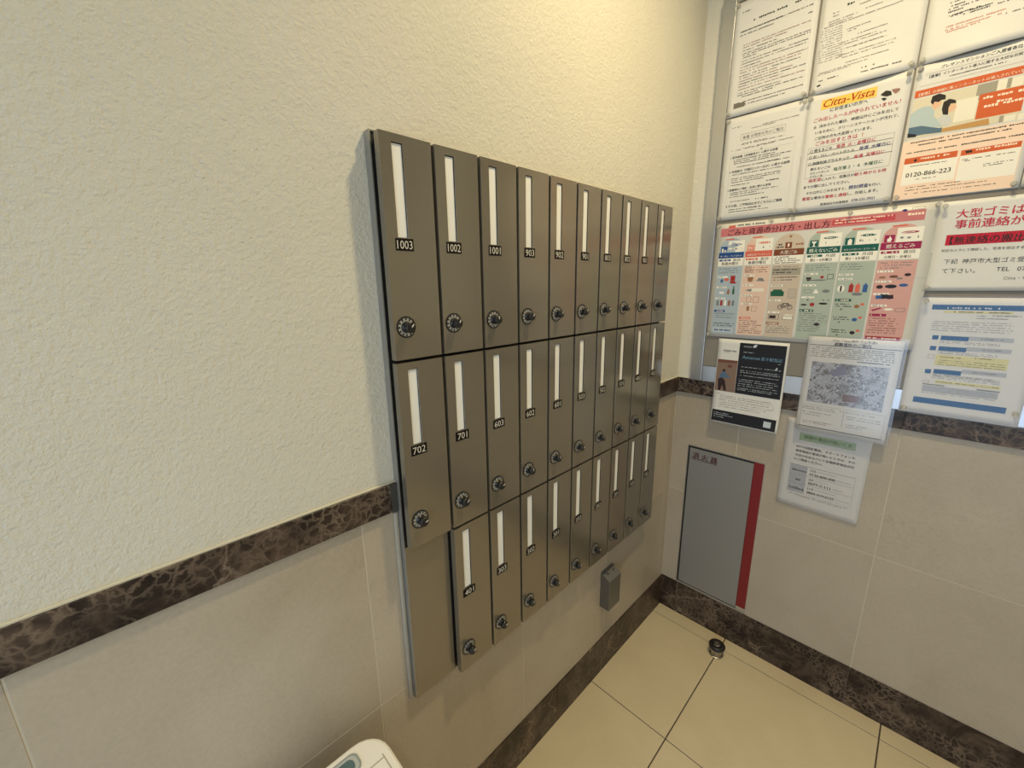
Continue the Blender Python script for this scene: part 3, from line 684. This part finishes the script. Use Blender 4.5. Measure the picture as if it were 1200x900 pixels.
  ('r', 'pale', 164.9, 257.3, 186.2, 276.9),
 ],
 'D2':[
  ('t', 'Citta・Vista 神戸 下山手通3', 'ink', 57.1, 11.5, 96.3, 0, 0),
  ('t', '避難場所のご案内', 'ink', 62.1, 22.6, 80.7, 1, 0),
  ('r', 'ink', 4.6, 23.5, 205.5, 25.0),
  ('g', 'gray', 10.9, 32.3, 193.7, 2.6, 0.75),
  ('g', 'gray', 10.7, 37.6, 193.9, 2.6, 0.75),
  ('g', 'gray', 10.4, 42.9, 194.2, 2.6, 0.75),
  ('g', 'gray', 10.2, 48.2, 194.4, 2.6, 0.75),
  ('g', 'gray', 9.9, 53.4, 194.6, 2.6, 0.75),
  ('g', 'gray', 9.6, 58.7, 194.8, 2.6, 0.75),
  ('g', 'ink', 119.5, 66.0, 187.2, 3.2, 0.9),
  ('r', 'MAP', 17.6, 73.4, 189.9, 195.1),
  ('p', 'roof', [(58.4, 104.9), (84.2, 79.1), (95.5, 84.3), (102.5, 102.6), (74.9, 111.6)]),
  ('p', 'mapdk', [(101.3, 159.5), (137.1, 160.9), (137.0, 180.4), (101.3, 181.3)]),
  ('f', 'gray', 8.8, 205.0, 199.5, 272.8, 0.5),
  ('g', 'gray', 10.8, 213.1, 105.0, 2.2, 0.75),
  ('g', 'gray', 11.6, 218.8, 90.2, 2.2, 0.75),
  ('g', 'gray', 12.7, 229.5, 85.8, 2.2, 0.75),
  ('g', 'gray', 13.5, 236.7, 58.1, 2.2, 0.75),
  ('g', 'gray', 16.1, 257.0, 86.3, 2.2, 0.75),
  ('g', 'gray', 16.9, 262.0, 74.1, 2.2, 0.75),
  ('g', 'gray', 113.7, 214.1, 178.7, 2.2, 0.75),
  ('g', 'gray', 116.8, 224.7, 191.3, 2.2, 0.75),
  ('g', 'gray', 117.9, 231.5, 192.1, 2.2, 0.75),
  ('g', 'gray', 118.3, 249.3, 167.0, 2.2, 0.75),
  ('g', 'gray', 119.1, 255.9, 156.4, 2.2, 0.75),
  ('r', 'ink', 7.7, 272.7, 201.4, 274.3),
  ('r', 'gray', 109.8, 209.9, 110.7, 257.8),
 ],
 'D3':[
  ('r', 'ltgreen', 36.4, 43.6, 174.5, 67.4),
  ('t', '夜間の電話が困いとき', 'green2', 47.9, 58.7, 117.7, 1, 0),
  ('t', 'NTTの固定電話、スマートフォンや', 'ink', 32.1, 93.0, 145.9, 1, 0),
  ('t', '携帯電話の電波が届いたときは、その', 'ink', 31.8, 106.9, 147.4, 1, 0),
  ('t', '付近のお店などにて各種携帯電話会社', 'ink', 32.1, 121.4, 147.8, 1, 0),
  ('t', 'にご相談ください。', 'ink', 31.8, 134.9, 73.0, 1, 0),
  ('r', 'lgrayb', 25.1, 150.2, 69.8, 241.9),
  ('r', 'gray2', 22.5, 150.1, 185.3, 150.9),
  ('r', 'gray2', 23.1, 180.9, 186.6, 181.6),
  ('r', 'gray2', 23.7, 211.1, 187.8, 211.9),
  ('f', 'gray2', 23.6, 149.8, 187.6, 243.3, 0.5),
  ('t', 'docomo', 'ink', 30.6, 171.3, 38.3, 1, 0),
  ('t', 'au', 'ink', 43.4, 202.8, 11.9, 1, 0),
  ('t', 'SoftBank', 'ink', 27.9, 233.5, 42.4, 1, 0),
  ('t', '113 ─────', 'ink', 79.0, 163.0, 64.4, 1, 0),
  ('t', '0120-800-000 ───', 'ink', 77.5, 176.4, 102.0, 1, 0),
  ('t', '157 ────', 'ink', 78.0, 193.8, 50.6, 1, 0),
  ('t', '0077-7-111 ──', 'ink', 77.4, 207.1, 87.6, 1, 0),
  ('t', '113 ─────', 'ink', 78.2, 224.3, 72.5, 1, 0),
  ('t', '0800-919-0157 ───', 'ink', 77.3, 237.7, 107.2, 1, 0),
  ('g', 'gray', 30.2, 251.0, 182.0, 2, 0.8),
  ('g', 'gray', 52.8, 255.2, 169.4, 2, 0.7),
 ],
 'EX':[
  ('t', '消 火 器', 'dred', 16.3, 42.0, 89.0, 1, 0),
  ('t', 'FIRE EXTINGUISHER', 'dred', 14.0, 50.4, 91.7, 1, 0),
 ],
}
# the recycling poster's six columns, in millimetres from its upper left corner
def poster():
    L = []; A = L.append; random.seed(5)
    cols = [(12.7, 88, 'blue2', 'bluebody', '缶・びん・ペットボトル', '毎週水曜日'), (92.3, 167, 'salmon', 'salbody', '容器包装プラスチック', '毎週月曜日'), (171.6, 247.7, 'brown', 'brbody', '大型ごみ', ''),
            (254.5, 331, 'teal', 'tealbody', '燃えないごみ', '第2・4木曜日'), (334.4, 411, 'teal', 'tealbody', 'カセットボンベ・スプレー缶', '第2・4木曜日'), (414.8, 492, 'magenta', 'magbody', '燃えるごみ', '火曜日・金曜日')]
    def blob(c, x, y, w, h, n=10):
        A(('p', c, [(x+w/2*math.cos(6.283*i/n), y+h/2*math.sin(6.283*i/n)) for i in range(n)]))
    for ci, (x0, x1, lab, bod, txt, day) in enumerate(cols):
        w = x1-x0
        arch = [(x0+1, 89)] + [(x0+w/2-(w/2-1)*math.cos(math.pi*i/12), 78-33*math.sin(math.pi*i/12)) for i in range(13)] + [(x1-1, 89)]
        A(('p', bod, arch))
        if ci == 2:
            A(('r', lab, x0+w*.36, 70, x0+w*.58, 87)); blob('cream', x0+w*.47, 78, 5, 11)
            A(('g', 'ink', x0+4, 78, x0+w*.32, 5, .8)); A(('g', 'ink', x0+4, 85, x0+w*.32, 4, .8)); A(('g', 'wbrown', x0+w*.62, 80, x1-3, 6, .7)); A(('g', 'wbrown', x0+w*.36, 58, x0+w*.66, 7, .7))
        else:
            A(('r', 'white', x0+w*.36, 54, x1-.5, 89)); A(('r', lab if ci != 1 else 'salmon', x0+5, 70, x0+5+w*.26, 88))
            if ci == 1: A(('f', 'cream', x0+7, 72, x0+3+w*.26, 86, 1.2)); A(('g', 'cream', x0+9, 82, x0+1+w*.26, 6, .8))
            elif ci == 0: A(('r', 'white', x0+8, 76, x0+13, 88)); A(('r', 'white', x0+16, 80, x0+20, 88))
            elif ci == 3: A(('p', 'white', [(x0+8, 73), (x0+22, 73), (x0+16.5, 80), (x0+16.5, 85), (x0+20, 87), (x0+10, 87), (x0+13.5, 85), (x0+13.5, 80)]))
            elif ci == 4: A(('r', 'white', x0+11, 76, x0+20, 88)); A(('r', 'white', x0+13, 73, x0+18, 76))
            else: A(('p', 'white', [(x0+15, 72), (x0+20, 80), (x0+18, 87), (x0+12, 87), (x0+10, 81), (x0+14, 77)]))
            blob(lab, x0+w*.68, 66, 34, 6); A(('g', 'white', x0+w*.5, 67.5, x0+w*.86, 2.6, .7))
            for j in range(3): A(('g', 'wgrey', x0+w*(.46+.17*j), 82, x0+w*(.56+.17*j), 6, .6))
            A(('r', 'salmon', x0+w*.22, 47, x0+w*.58, 50.5))
        A(('r', lab, x0, 89, x1, 107)); tw = min(w*.86, len(txt)*11); A(('t', txt, 'white', x0+w/2-tw/2, 102.5, tw, 1, 0))
        A(('r', 'white', x0, 107, x1, 131))
        if day:
            A(('r', lab, x0+3, 110, x0+w*.5, 116)); A(('g', 'white', x0+8, 115, x0+w*.45, 3.6, .7)); A(('t', '週1回' if ci < 2 else '月2回' if ci < 5 else '週2回', 'ink', x0+w*.6, 116.5, w*.28, 1, 0)); A(('t', day, 'ink', x0+w*.14, 127.5, w*.66, 1, 0))
        else:
            for j in range(4): A(('g', 'ink', x0+3, 113+j*5.6, x0+w*random.uniform(.6, .95), 2.8, .75))
        A(('r', bod, x0, 133, x1, 350))
        for j in range(3): A(('g', 'wgrey' if ci != 1 else 'maroon', x0+4, 141+j*6.5, x0+w*random.uniform(.6, .93), 3, .8))
    def heads(ci, rows):
        x0, x1, lab, bod = cols[ci][:4]; w = x1-x0
        for y in rows: A(('r', 'white', x0+3, y, x0+w*.45, y+5)); A(('g', 'wgrey', x0+6, y+4.3, x0+w*.4, 3, .7))
    def foot(ci, y, lines):
        x0, x1, lab, bod = cols[ci][:4]; w = x1-x0
        A(('r', lab, x0+3, y, x0+w*.48, y+7)); A(('g', 'cream', x0+6, y+5.6, x0+w*.44, 3.6, .75))
        yy = y+14
        for j in range(lines): A(('g', 'maroon' if ci in (1, 5) else 'wgrey', x0+4, yy, x0+w*random.uniform(.72, .95), 3, .82)); yy += 6.3
    heads(0, (163, 196, 232)); A(('r', 'wred', 56, 162, 70, 182)); blob('wblue', 30, 178, 9, 12); blob('salmon', 44, 174, 16, 10); blob('wred', 65, 184, 22, 6)
    A(('r', 'white', 26, 213, 40, 219)); A(('r', 'wbrown', 50, 208, 57, 221)); A(('r', 'wbrown', 52, 203, 55, 208)); A(('r', 'wgreen', 66, 204, 72, 221)); A(('r', 'wgreen', 67.5, 195, 70.5, 204))
    for j, c in enumerate(('wgrey', 'wred', 'white', 'wbrown', 'wgrey')): A(('r', c, 20+j*12, 242, 27+j*12, 258)); A(('r', c, 22+j*12, 239, 25+j*12, 242))
    foot(0, 272, 3); A(('g', 'ink', 17, 318, 82, 3, .85)); A(('g', 'ink', 17, 325, 76, 3, .85)); A(('f', 'white', 18, 332, 78, 344, 1)); A(('g', 'wblue', 22, 341, 72, 5, .7))
    heads(1, (160, 190, 222, 248)); A(('p', 'wbrown', [(106, 168), (124, 168), (121, 182), (109, 182)])); A(('p', 'wgrey', [(132, 180), (140, 170), (150, 172), (156, 181)])); blob('wgrey', 128, 208, 44, 8); A(('r', 'photoli', 122, 202, 156, 212)); A(('f', 'wbrown', 110, 228, 124, 246, 1)); A(('f', 'wbrown', 130, 228, 146, 246, 1)); A(('r', 'wbrown', 114, 258, 121, 272)); A(('f', 'wbrown', 128, 258, 142, 274, 1)); A(('f', 'maroon', 98, 134, 114, 150, 1.2))
    foot(1, 292, 7)
    A(('r', 'photodk', 173, 143, 246, 164)); A(('g', 'ink', 176, 150, 238, 3.4, .85)); A(('g', 'ink', 176, 158, 230, 3.4, .85)); A(('g', 'ink', 176, 172, 240, 3.4, .85)); A(('g', 'ink', 176, 180, 228, 3.4, .85)); heads(2, (192, 236, 272))
    A(('p', 'wgreen', [(177, 226), (176, 212), (181, 211), (183, 206), (205, 206), (207, 211), (212, 212), (211, 226)])); A(('f', 'wgrey', 222, 204, 243, 232, 1)); [A(('r', 'wgrey', 224, 209+6*j, 241, 210+6*j)) for j in range(4)]
    for cx in (207, 231):
        for i in range(14):
            a, b = 6.283*i/14, 6.283*(i+1)/14; A(('p', 'trouser', [(cx+7.5*math.cos(a), 258+7.5*math.sin(a)), (cx+7.5*math.cos(b), 258+7.5*math.sin(b)), (cx+5.9*math.cos(b), 258+5.9*math.sin(b)), (cx+5.9*math.cos(a), 258+5.9*math.sin(a))]))
    for q in (((207, 258), (213, 247)), ((213, 247), (226, 247)), ((213, 247), (219, 258)), ((219, 258), (226, 247)), ((226, 246), (231, 258)), ((207, 258), (219, 258))):
        (a, b), (c, d) = q; n = math.hypot(c-a, d-b); ux, uy = -(d-b)/n*.8, (c-a)/n*.8; A(('p', 'trouser', [(a+ux, b+uy), (c+ux, d+uy), (c-ux, d-uy), (a-ux, b-uy)]))
    A(('r', 'trouser', 181, 284, 198, 293)); A(('f', 'trouser', 178, 280, 206, 296, 1)); A(('p', 'photoli', [(216, 296), (216, 284), (224, 279), (242, 280), (244, 296)])); A(('f', 'trouser', 216, 284, 243, 296, 1)); foot(2, 305, 4)
    heads(3, (160, 192, 226)); A(('p', 'trouser', [(262, 172), (276, 172), (273, 182), (265, 182)])); blob('wgrey', 292, 180, 40, 5); blob('wred', 300, 172, 9, 8); A(('f', 'ink', 312, 164, 326, 178, 1.2)); A(('f', 'wgrey', 262, 206, 280, 216, 1)); A(('p', 'white', [(284, 217), (290, 204), (298, 217)])); blob('wgrey', 314, 211, 18, 9)
    A(('g', 'trouser', 264, 238, 324, 4, .5)); blob('wred', 286, 249, 12, 11); blob('trouser', 312, 246, 22, 6); blob('trouser', 266, 250, 16, 5); foot(3, 263, 9); blob('trouser', 304, 306, 14, 8)
    heads(4, (164, 176)); blob('white', 347, 204, 16, 20); A(('r', 'trouser', 345, 196, 349, 212)); 
    for x, c in ((364, 'wred'), (378, 'salmon'), (394, 'wblue')): A(('r', c, x, 194, x+10, 214)); A(('r', c, x+3, 190, x+7, 194))
    blob('wgrey', 384, 219, 24, 9); A(('r', 'teal', 338, 232, 374, 239)); A(('g', 'cream', 342, 237.6, 370, 3.6, .7))
    for y, c in ((250, 'wbrown'), (286, 'wblue'), (322, 'trouser')):
        A(('g', 'ink', 340, y-2, 372, 3, .85)); A(('g', 'ink', 342, y+4, 376, 3, .8)); blob(c, 388, y+2, 12, 10); blob('salmon', 399, y-4, 9, 7); A(('p', 'ink', [(352, y+9), (358, y+9), (355, y+13)]))
    heads(5, (158, 184, 216, 246)); blob('wbrown', 430, 176, 14, 6); blob('photobr2', 452, 174, 18, 7); blob('trouser', 478, 170, 13, 8); blob('wgrey', 464, 179, 14, 5)
    blob('trouser', 428, 200, 14, 10); blob('jeans', 450, 199, 24, 10); blob('wblue', 474, 196, 18, 8); A(('p', 'jeans', [(432, 226), (434, 219), (450, 220), (449, 230), (434, 231)])); INK = 'wblue'; A(('r', INK, 424, 222, 436, 231)); A(('p', 'trouser', [(446, 222), (458, 220), (460, 230), (448, 232)]))
    A(('p', 'magenta', [(420, 260), (438, 253), (440, 256), (422, 264)])); blob('white', 454, 258, 18, 6); A(('f', 'wgrey', 468, 254, 486, 264, 1)); foot(5, 270, 7); A(('r', 'wred', 417, 330, 488, 339)); A(('g', 'cream', 422, 337, 480, 4, .7))
    A(('r', 'lgray', 2, 178.2, 513, 178.7))
    return L
LAYOUT['A3'] = poster() + LAYOUT['A3']
def bulge(a, v0=.55, span=1.0):          # a sheet that stands off between its lower pins
    def f(u, v):
        return a*math.sin(math.pi*min(1, max(0, u/span)))**1.3*max(0, (v-v0)/(1-v0))**2
    return f
def lift(a, v0=.4): return lambda u, v: a*max(0, (v-v0)/(1-v0))**2
def wavy(a, s): return lambda u, v: a*(math.sin(u*5.1+s)*math.sin(v*4.3+s*1.7)+1)*.5
def notice(key, x0, y, z1, w, h, label, m=PAPER, warp=None, name='notice', group=None, dead=0):
    """a sheet of paper whose front lies at depth y, with its printing as a child"""
    warp = warp or wavy(.0012, len(key)+x0*40+z1*9)
    NX, NZ = 14, 18; th = .0004
    bm = bmesh.new(); g = [[[None]*(NX+1) for _ in range(NZ+1)] for _ in range(2)]
    for s in range(2):
        for j in range(NZ+1):
            for i in range(NX+1):
                u, v = i/NX, j/NZ; g[s][j][i] = bm.verts.new((u*w, -warp(u, v)+s*th, -v*h))
    for s in range(2):
        for j in range(NZ):
            for i in range(NX): bm.faces.new((g[s][j][i], g[s][j][i+1], g[s][j+1][i+1], g[s][j+1][i]))
    edge = [(0, i) for i in range(NX)] + [(j, NX) for j in range(NZ)] + [(NZ, NX-i) for i in range(NX)] + [(NZ-j, 0) for j in range(NZ)]
    for (a, b), (c, d) in zip(edge, edge[1:]+edge[:1]): bm.faces.new((g[0][a][b], g[0][c][d], g[1][c][d], g[1][a][b]))
    sh = obj(name, bm, m, loc=(x0, y, z1), smooth=True); tag(sh, label, 'notice', group)
    if key in LAYOUT: printing(sh, LAYOUT[key], w, h, warp)
    return sh
def printing(parent, items, w, h, warp, base=.00035):
    V, F, MI, mats = [], [], [], []
    def mi(c):
        if INKS[c] not in mats: mats.append(INKS[c])
        return mats.index(INKS[c])
    def add(pts, faces, c, lev):
        n = len(V); k = mi(c)
        for u, v in pts:
            u = min(max(u/1000, .0005), w-.0005); v = min(max(v/1000, .0005), h-.0005)
            V.append((u, -warp(u/w, v/h)-base-lev*5e-5, -v))
        for f in faces: F.append([n+i for i in f]); MI.append(k)
    def rect(x0, y0, x1, y1, c, lev):
        if x0 > w*1000-1 or y0 > h*1000-1: return
        nx = max(1, int((x1-x0)/12)); ny = max(1, int((y1-y0)/14)); pts = []; fs = []
        for j in range(ny+1):
            for i in range(nx+1): pts.append((x0+(x1-x0)*i/nx, y0+(y1-y0)*j/ny))
        for j in range(ny):
            for i in range(nx): a = j*(nx+1)+i; fs.append((a, a+1, a+nx+2, a+nx+1))
        add(pts, fs, c, lev)
    boxes = []
    for it in items:
        k = it[0]
        if k in 'rf': B = it[2:6]
        elif k == 'p': B = (min(p[0] for p in it[2]), min(p[1] for p in it[2]), max(p[0] for p in it[2]), max(p[1] for p in it[2]))
        elif k == 'g': B = (it[2], it[3]-it[5], it[4], it[3])
        else: B = (it[3], it[4]-it[5]/max(1, len(it[1]))*1.4, it[3]+it[5], it[4]+2)
        lev = 1+max([l for q, l in boxes if q[0] < B[2] and B[0] < q[2] and q[1] < B[3] and B[1] < q[3]], default=0)
        boxes.append((B, lev))
        if k == 'r': rect(*it[2:6], it[1], lev)
        elif k == 'f':
            x0, y0, x1, y1, t = it[2:7]
            for q in ((x0, y0, x1, y0+t), (x0, y1-t, x1, y1), (x0, y0+t, x0+t, y1-t), (x1-t, y0+t, x1, y1-t)): rect(*q, it[1], lev)
        elif k == 'p': add(it[2], [tuple(range(len(it[2])))], it[1], lev)
        elif k == 'g':
            c, x0, v, x1, hh, d = it[1:7]; hh *= 1.12; x1 = min(x1, w*1000-2); x = x0
            while x < x1:
                gw = hh*random.uniform(.55, .95)
                if random.random() < d: rect(x, v-hh*random.uniform(.72, 1.0), min(x+gw, x1), v-hh*random.uniform(0, .25), c, lev)
                x += gw+hh*random.uniform(.14, .3)
        elif k == 't':
            _, s, c, x0, v, tw, bold, _h = it; vs, fs = glyphs(s, bold)
            if not vs: continue
            a = min(p[0] for p in vs); b = max(p[0] for p in vs); sc = tw/(b-a)
            pts = [(x0+(x-a)*sc, v-y*sc) for x, y in vs]
            lim = w*1000-1.5
            keep = [f for f in fs if max(pts[i][0] for i in f) < lim]
            add(pts, keep, c, lev)
    me = bpy.data.meshes.new('printing'); me.from_pydata(V, [], F)
    for m in mats: me.materials.append(m)
    for p, k in zip(me.polygons, MI): p.material_index = k
    o = bpy.data.objects.new('printing', me); COL.objects.link(o); o.parent = parent
    return o
def sleeve(sh, x0, y0, x1, y1, dy, m=None):
    bm = bmesh.new(); box(bm, x0, dy-.0003, -y1, x1, dy, -y0); return obj('plastic_sleeve', bm, m or SLEEVE, sh)
YP = -.0192; GP = 'notices on the board'
notice('A1', .0935, YP, 2.1275, .21, .297, 'white notice of dense reddish small type in the upper left corner of the board', group=GP)
notice('A2', .0975, YP, 1.826, .21, .293, 'white contact notice with a boxed title and thin framed list, below the reddish dense notice', group=GP)
notice('B1', .3085, YP, 2.128, .21, .299, 'white notice of pale grey small type, lower edge bulging over the yellow-titled notice', warp=bulge(.011, .62), group=GP)
notice('B2', .306, YP, 1.8285, .21, .297, 'white rubbish rules notice with a red title on yellow and red and blue lines', group=GP)
notice('C1', .5215, YP, 2.128, .21, .297, 'white notice with few black lines and an orange paragraph, right of the pale grey one', warp=bulge(.010, .62), group=GP)
notice('C2', .5205, YP, 1.8295, .207, .297, 'orange and white flyer with a photo of a couple and a telephone number', group=GP)
notice('E2', .7295, YP, 1.8295, .21, .297, 'blank white sheet edge at the right of the orange flyer', group=GP)
notice('A3', .0992, YP, 1.5215, .515, .361, 'wide creased recycling poster with six coloured columns under a pink title band', PAPERC, wavy(.003, 2.0), name='recycling_poster', group=GP)
notice('C3', .6165-.007, YP, 1.518, .297, .2065, 'white bulky waste notice with large red characters and a crimson band', warp=wavy(.003, 1.0), group=GP)
s = notice('C4', .6125, YP, 1.295, .2065, .297, 'white notice with blue bars and yellow highlights in a clear sleeve at lower right', group=GP)
sleeve(s, -.003, -.004, .224, .2985, -.0026, SLEEVE2)
s = notice('D1', .1395, -.0212, 1.1545, .206, .290, 'black and white delivery notice with a small photo, hanging below the recycling poster', warp=lift(.008, .55), group=GP)
s = notice('D2', .391, -.0252, 1.182, .208, .285, 'white evacuation notice with a grey aerial map in a glossy clear sleeve', group=GP)
sleeve(s, -.003, -.006, .2155, .288, -.0026)
s = notice('D3', .366, -.0036, .921, .209, .293, 'white night telephone notice with a pale green title bar, taped to the tiles', warp=lift(.0008, .2), group=GP)
sleeve(s, -.001, -.001, .210, .294, -.0024)
# ---------------------------------------------------------------- clear push pins
def pin_mesh():
    bm = bmesh.new(); lathe(bm, [(.0050, 0), (.0052, .0015), (.0032, .003), (.0026, .009), (.0040, .0115), (.0052, .013), (.0052, .0155), (.0040, .017)], 14, 'Y')
    bmesh.ops.recalc_face_normals(bm, faces=bm.faces); me = bpy.data.meshes.new('push_pin'); bm.to_mesh(me); bm.free(); me.materials.append(PIN)
    for p in me.polygons: p.use_smooth = len(p.vertices) < 8
    return me
PM = pin_mesh()
for x, z, lab in ((.1005, 2.1205, 'upper left corner of the dense reddish notice'), (.2960, 1.8370, 'lower right corner of the dense reddish notice'), (.1005, 1.8380, 'lower left corner of the dense reddish notice'),
                  (.1045, 1.8185, 'upper left corner of the boxed-title notice'), (.3000, 1.8180, 'upper right corner of the boxed-title notice'), (.1045, 1.5405, 'lower left corner of the boxed-title notice'), (.2990, 1.5405, 'lower right corner of the boxed-title notice'),
                  (.3140, 1.8200, 'upper left corner of the yellow-titled notice'), (.5085, 1.8205, 'upper right corner of the yellow-titled notice'), (.3125, 1.5385, 'lower left corner of the yellow-titled notice'), (.5085, 1.5385, 'lower right corner of the yellow-titled notice'),
                  (.3160, 1.8370, 'lower left corner of the pale grey notice'), (.5110, 1.8370, 'lower right corner of the pale grey notice'), (.5290, 1.8370, 'lower left corner of the orange-lined notice'),
                  (.5285, 1.8210, 'upper left corner of the orange flyer'), (.7190, 1.5405, 'lower right corner of the orange flyer'), (.5285, 1.5405, 'lower left corner of the orange flyer'),
                  (.1060, 1.5150, 'upper left corner of the recycling poster'), (.1065, 1.1680, 'lower left corner of the recycling poster'), (.6060, 1.5140, 'upper right corner of the recycling poster'), (.2550, 1.5155, 'top edge of the recycling poster below the boxed-title notice'), (.4400, 1.5150, 'top edge of the recycling poster below the yellow-titled notice'),
                  (.6200, 1.5080, 'upper left corner of the bulky waste notice'), (.6180, 1.3190, 'lower left corner of the bulky waste notice'),
                  (.6220, 1.2870, 'upper left corner of the blue-barred notice'), (.6220, 1.0080, 'lower left corner of the blue-barred notice'), (.8110, 1.0300, 'lower right corner of the blue-barred notice')):
    o = bpy.data.objects.new('push_pin', PM); COL.objects.link(o); o.location = (x, -.0196, z); o.rotation_euler = (random.uniform(-.1, .1), 0, random.uniform(-.12, .12))
    tag(o, 'clear plastic push pin in the '+lab, 'push pin', 'clear push pins')
# ---------------------------------------------------------------- fire extinguisher cabinet
EX0, EX1, EZ0, EZ1 = .0625, .3215, .1500, .7440
ex = thing('extinguisher_cabinet', 'flush grey fire extinguisher cabinet with a red vertical strip, low on the back wall', 'fire extinguisher cabinet', (EX0, 0, EZ0))
def eb(bm, x0, y0, z0, x1, y1, z1): box(bm, x0-EX0, y0, z0-EZ0, x1-EX0, y1, z1-EZ0)
bm = bmesh.new(); eb(bm, EX0+.002, -.0012, EZ0+.002, EX1-.002, -.0002, EZ1-.002); obj('backing', bm, BLACK, ex)
bm = bmesh.new(); t_ = .002
eb(bm, EX0, -.003, EZ0, EX0+t_, -.0002, EZ1); eb(bm, EX1-t_, -.003, EZ0, EX1, -.0002, EZ1); eb(bm, EX0+t_, -.003, EZ1-t_, EX1-t_, -.0002, EZ1); eb(bm, EX0+t_, -.003, EZ0, EX1-t_, -.0002, EZ0+t_)
obj('edge_frame', bm, ALU, ex)
bm = bmesh.new(); eb(bm, EX0+.0085, -.004, EZ0+.0065, .2875, -.0012, EZ1-.0095); dp = obj('door', bm, GREYD, ex, bevel=.0006)
bm = bmesh.new(); eb(bm, .2885, -.0026, EZ0+.016, EX1-.0022, -.0012, EZ1-.003); obj('red_strip', bm, RED, ex)
bm = bmesh.new(); eb(bm, .2885, -.0024, EZ0+.0025, EX1-.0022, -.0012, EZ0+.0155); obj('finger_plate', bm, ALU, ex)
sg = printing(ex, LAYOUT['EX'], .26, .594, lambda u, v: 0, .0043); sg.location = (.0035, 0, EZ1-EZ0-.0025); sg.name = 'lettering'; sg['label'] = 'dark red lettering'
# ---------------------------------------------------------------- wall box below the mailboxes
wbx = thing('wall_box', 'small dark grey metal box with a sloped top, on the tiles under the mailboxes', 'wall box', (0, -.476, .284))
prof = [(.0003, 0), (.035, 0), (.035, .1100), (.010, .1264), (.0085, .1264), (.0085, .1307), (.0003, .1307)]
bm = bmesh.new(); loft(bm, [[(x, 0, z) for x, z in prof], [(x, .068, z) for x, z in prof]]); obj('body', bm, BOXG, wbx, bevel=.0008)
def slope(bm, y0, y1, a, b, lift_, mi=0):
    dx, dz = .010-.035, .1264-.11; n = math.hypot(dx, dz); nx, nz = dz/n*lift_*-1, -dx/n*lift_; nx = abs(nx); nz = abs(nz)
    P_ = lambda t, y: (.035+dx*t+nx, y, .11+dz*t+nz); Q_ = lambda t, y: (.035+dx*t, y, .11+dz*t)
    v = [bm.verts.new(p) for p in (P_(a, y0), P_(a, y1), P_(b, y1), P_(b, y0), Q_(a, y0), Q_(a, y1), Q_(b, y1), Q_(b, y0))]
    for q in ((0, 1, 2, 3), (4, 7, 6, 5), (0, 4, 5, 1), (1, 5, 6, 2), (2, 6, 7, 3), (3, 7, 4, 0)): bm.faces.new([v[i] for i in q])
bm = bmesh.new(); slope(bm, .002, .066, .04, .94, .0008); sp_ = obj('sloped_plate', bm, BOXS, wbx)
bm = bmesh.new(); slope(bm, .014, .023, .72, .84, .0014); obj('slot', bm, BLACK, sp_)
bm = bmesh.new(); slope(bm, .045, .054, .72, .84, .0014); obj('slot', bm, BLACK, sp_)
# ---------------------------------------------------------------- door stop
ds = thing('door_stop', 'short chrome door stop with a black rubber ring, on the floor by the back wall', 'door stop', (.268, -.098, 0))
bm = bmesh.new(); lathe(bm, [(.0225, 0), (.0225, .003), (.0185, .005), (.0185, .032)], 24); obj('base', bm, CHROME, ds, smooth=False)
bm = bmesh.new(); lathe(bm, [(.0185, .030), (.025, .031), (.0275, .035), (.0275, .041), (.025, .045), (.0115, .045), (.0105, .043)], 28, cap=False); obj('rubber_ring', bm, RUBBER, ds, smooth=True)
bm = bmesh.new(); lathe(bm, [(.0112, .032), (.0112, .0435), (.009, .0445)], 18); obj('centre_screw', bm, CHROME, ds)
# ---------------------------------------------------------------- white bin
BX, BY, BW, BL, BH = .0470, -1.2755, .26, .40, .57
bn = thing('waste_bin', 'white plastic bin with rounded corners and a blue-grey button, at the left wall', 'bin', (BX, BY, 0))
def rr(x0, y0, x1, y1, r, z): return [(x, y, z) for x, y in rrect(x0, y0, x1, y1, r)]
bm = bmesh.new(); loft(bm, [rr(.03, -BL+.03, BW-.03, -.03, .035, 0), rr(.006, -BL+.006, BW-.006, -.006, .042, BH-.06), rr(.006, -BL+.006, BW-.006, -.006, .042, BH-.05)]); obj('body', bm, WHITEP, bn, smooth=False)
bm = bmesh.new(); loft(bm, [rr(0, -BL, BW, 0, .046, BH-.05), rr(0, -BL, BW, 0, .046, BH-.006), rr(.0015, -BL+.0015, BW-.0015, -.0015, .045, BH-.002), rr(.005, -BL+.005, BW-.005, -.005, .042, BH)]); lid = obj('lid', bm, WHITEP, bn)
bm = bmesh.new(); box(bm, .050, -.0165, BH-.001, BW-.012, -.0145, BH+.0004); box(bm, .0555, -BL+.02, BH-.001, .0575, -.0165, BH+.0004); obj('seam', bm, SEAM, lid)
bm = bmesh.new(); loft(bm, [rr(.012, -.150, .0460, -.046, .012, BH-.001), rr(.012, -.150, .0460, -.046, .012, BH+.0012), rr(.0150, -.147, .0435, -.0495, .010, BH+.0014), rr(.0150, -.147, .0435, -.0495, .010, BH+.0006)]); rg = obj('button_ring', bm, GREYP, lid)
bm = bmesh.new(); loft(bm, [rr(.0150, -.147, .0435, -.0495, .010, BH), rr(.0150, -.147, .0435, -.0495, .010, BH+.0010)]); obj('ring_liner', bm, mat('pale_blue_grey', (.52, .56, .56), .4), rg)
bm = bmesh.new(); loft(bm, [rr(.0195, -.143, .0410, -.0555, .009, BH+.0005), rr(.0195, -.143, .0410, -.0555, .009, BH+.0022)]); obj('button', bm, TEAL, rg)
# ----------------------------------------------------------------
bpy.data.objects.remove(_fo)
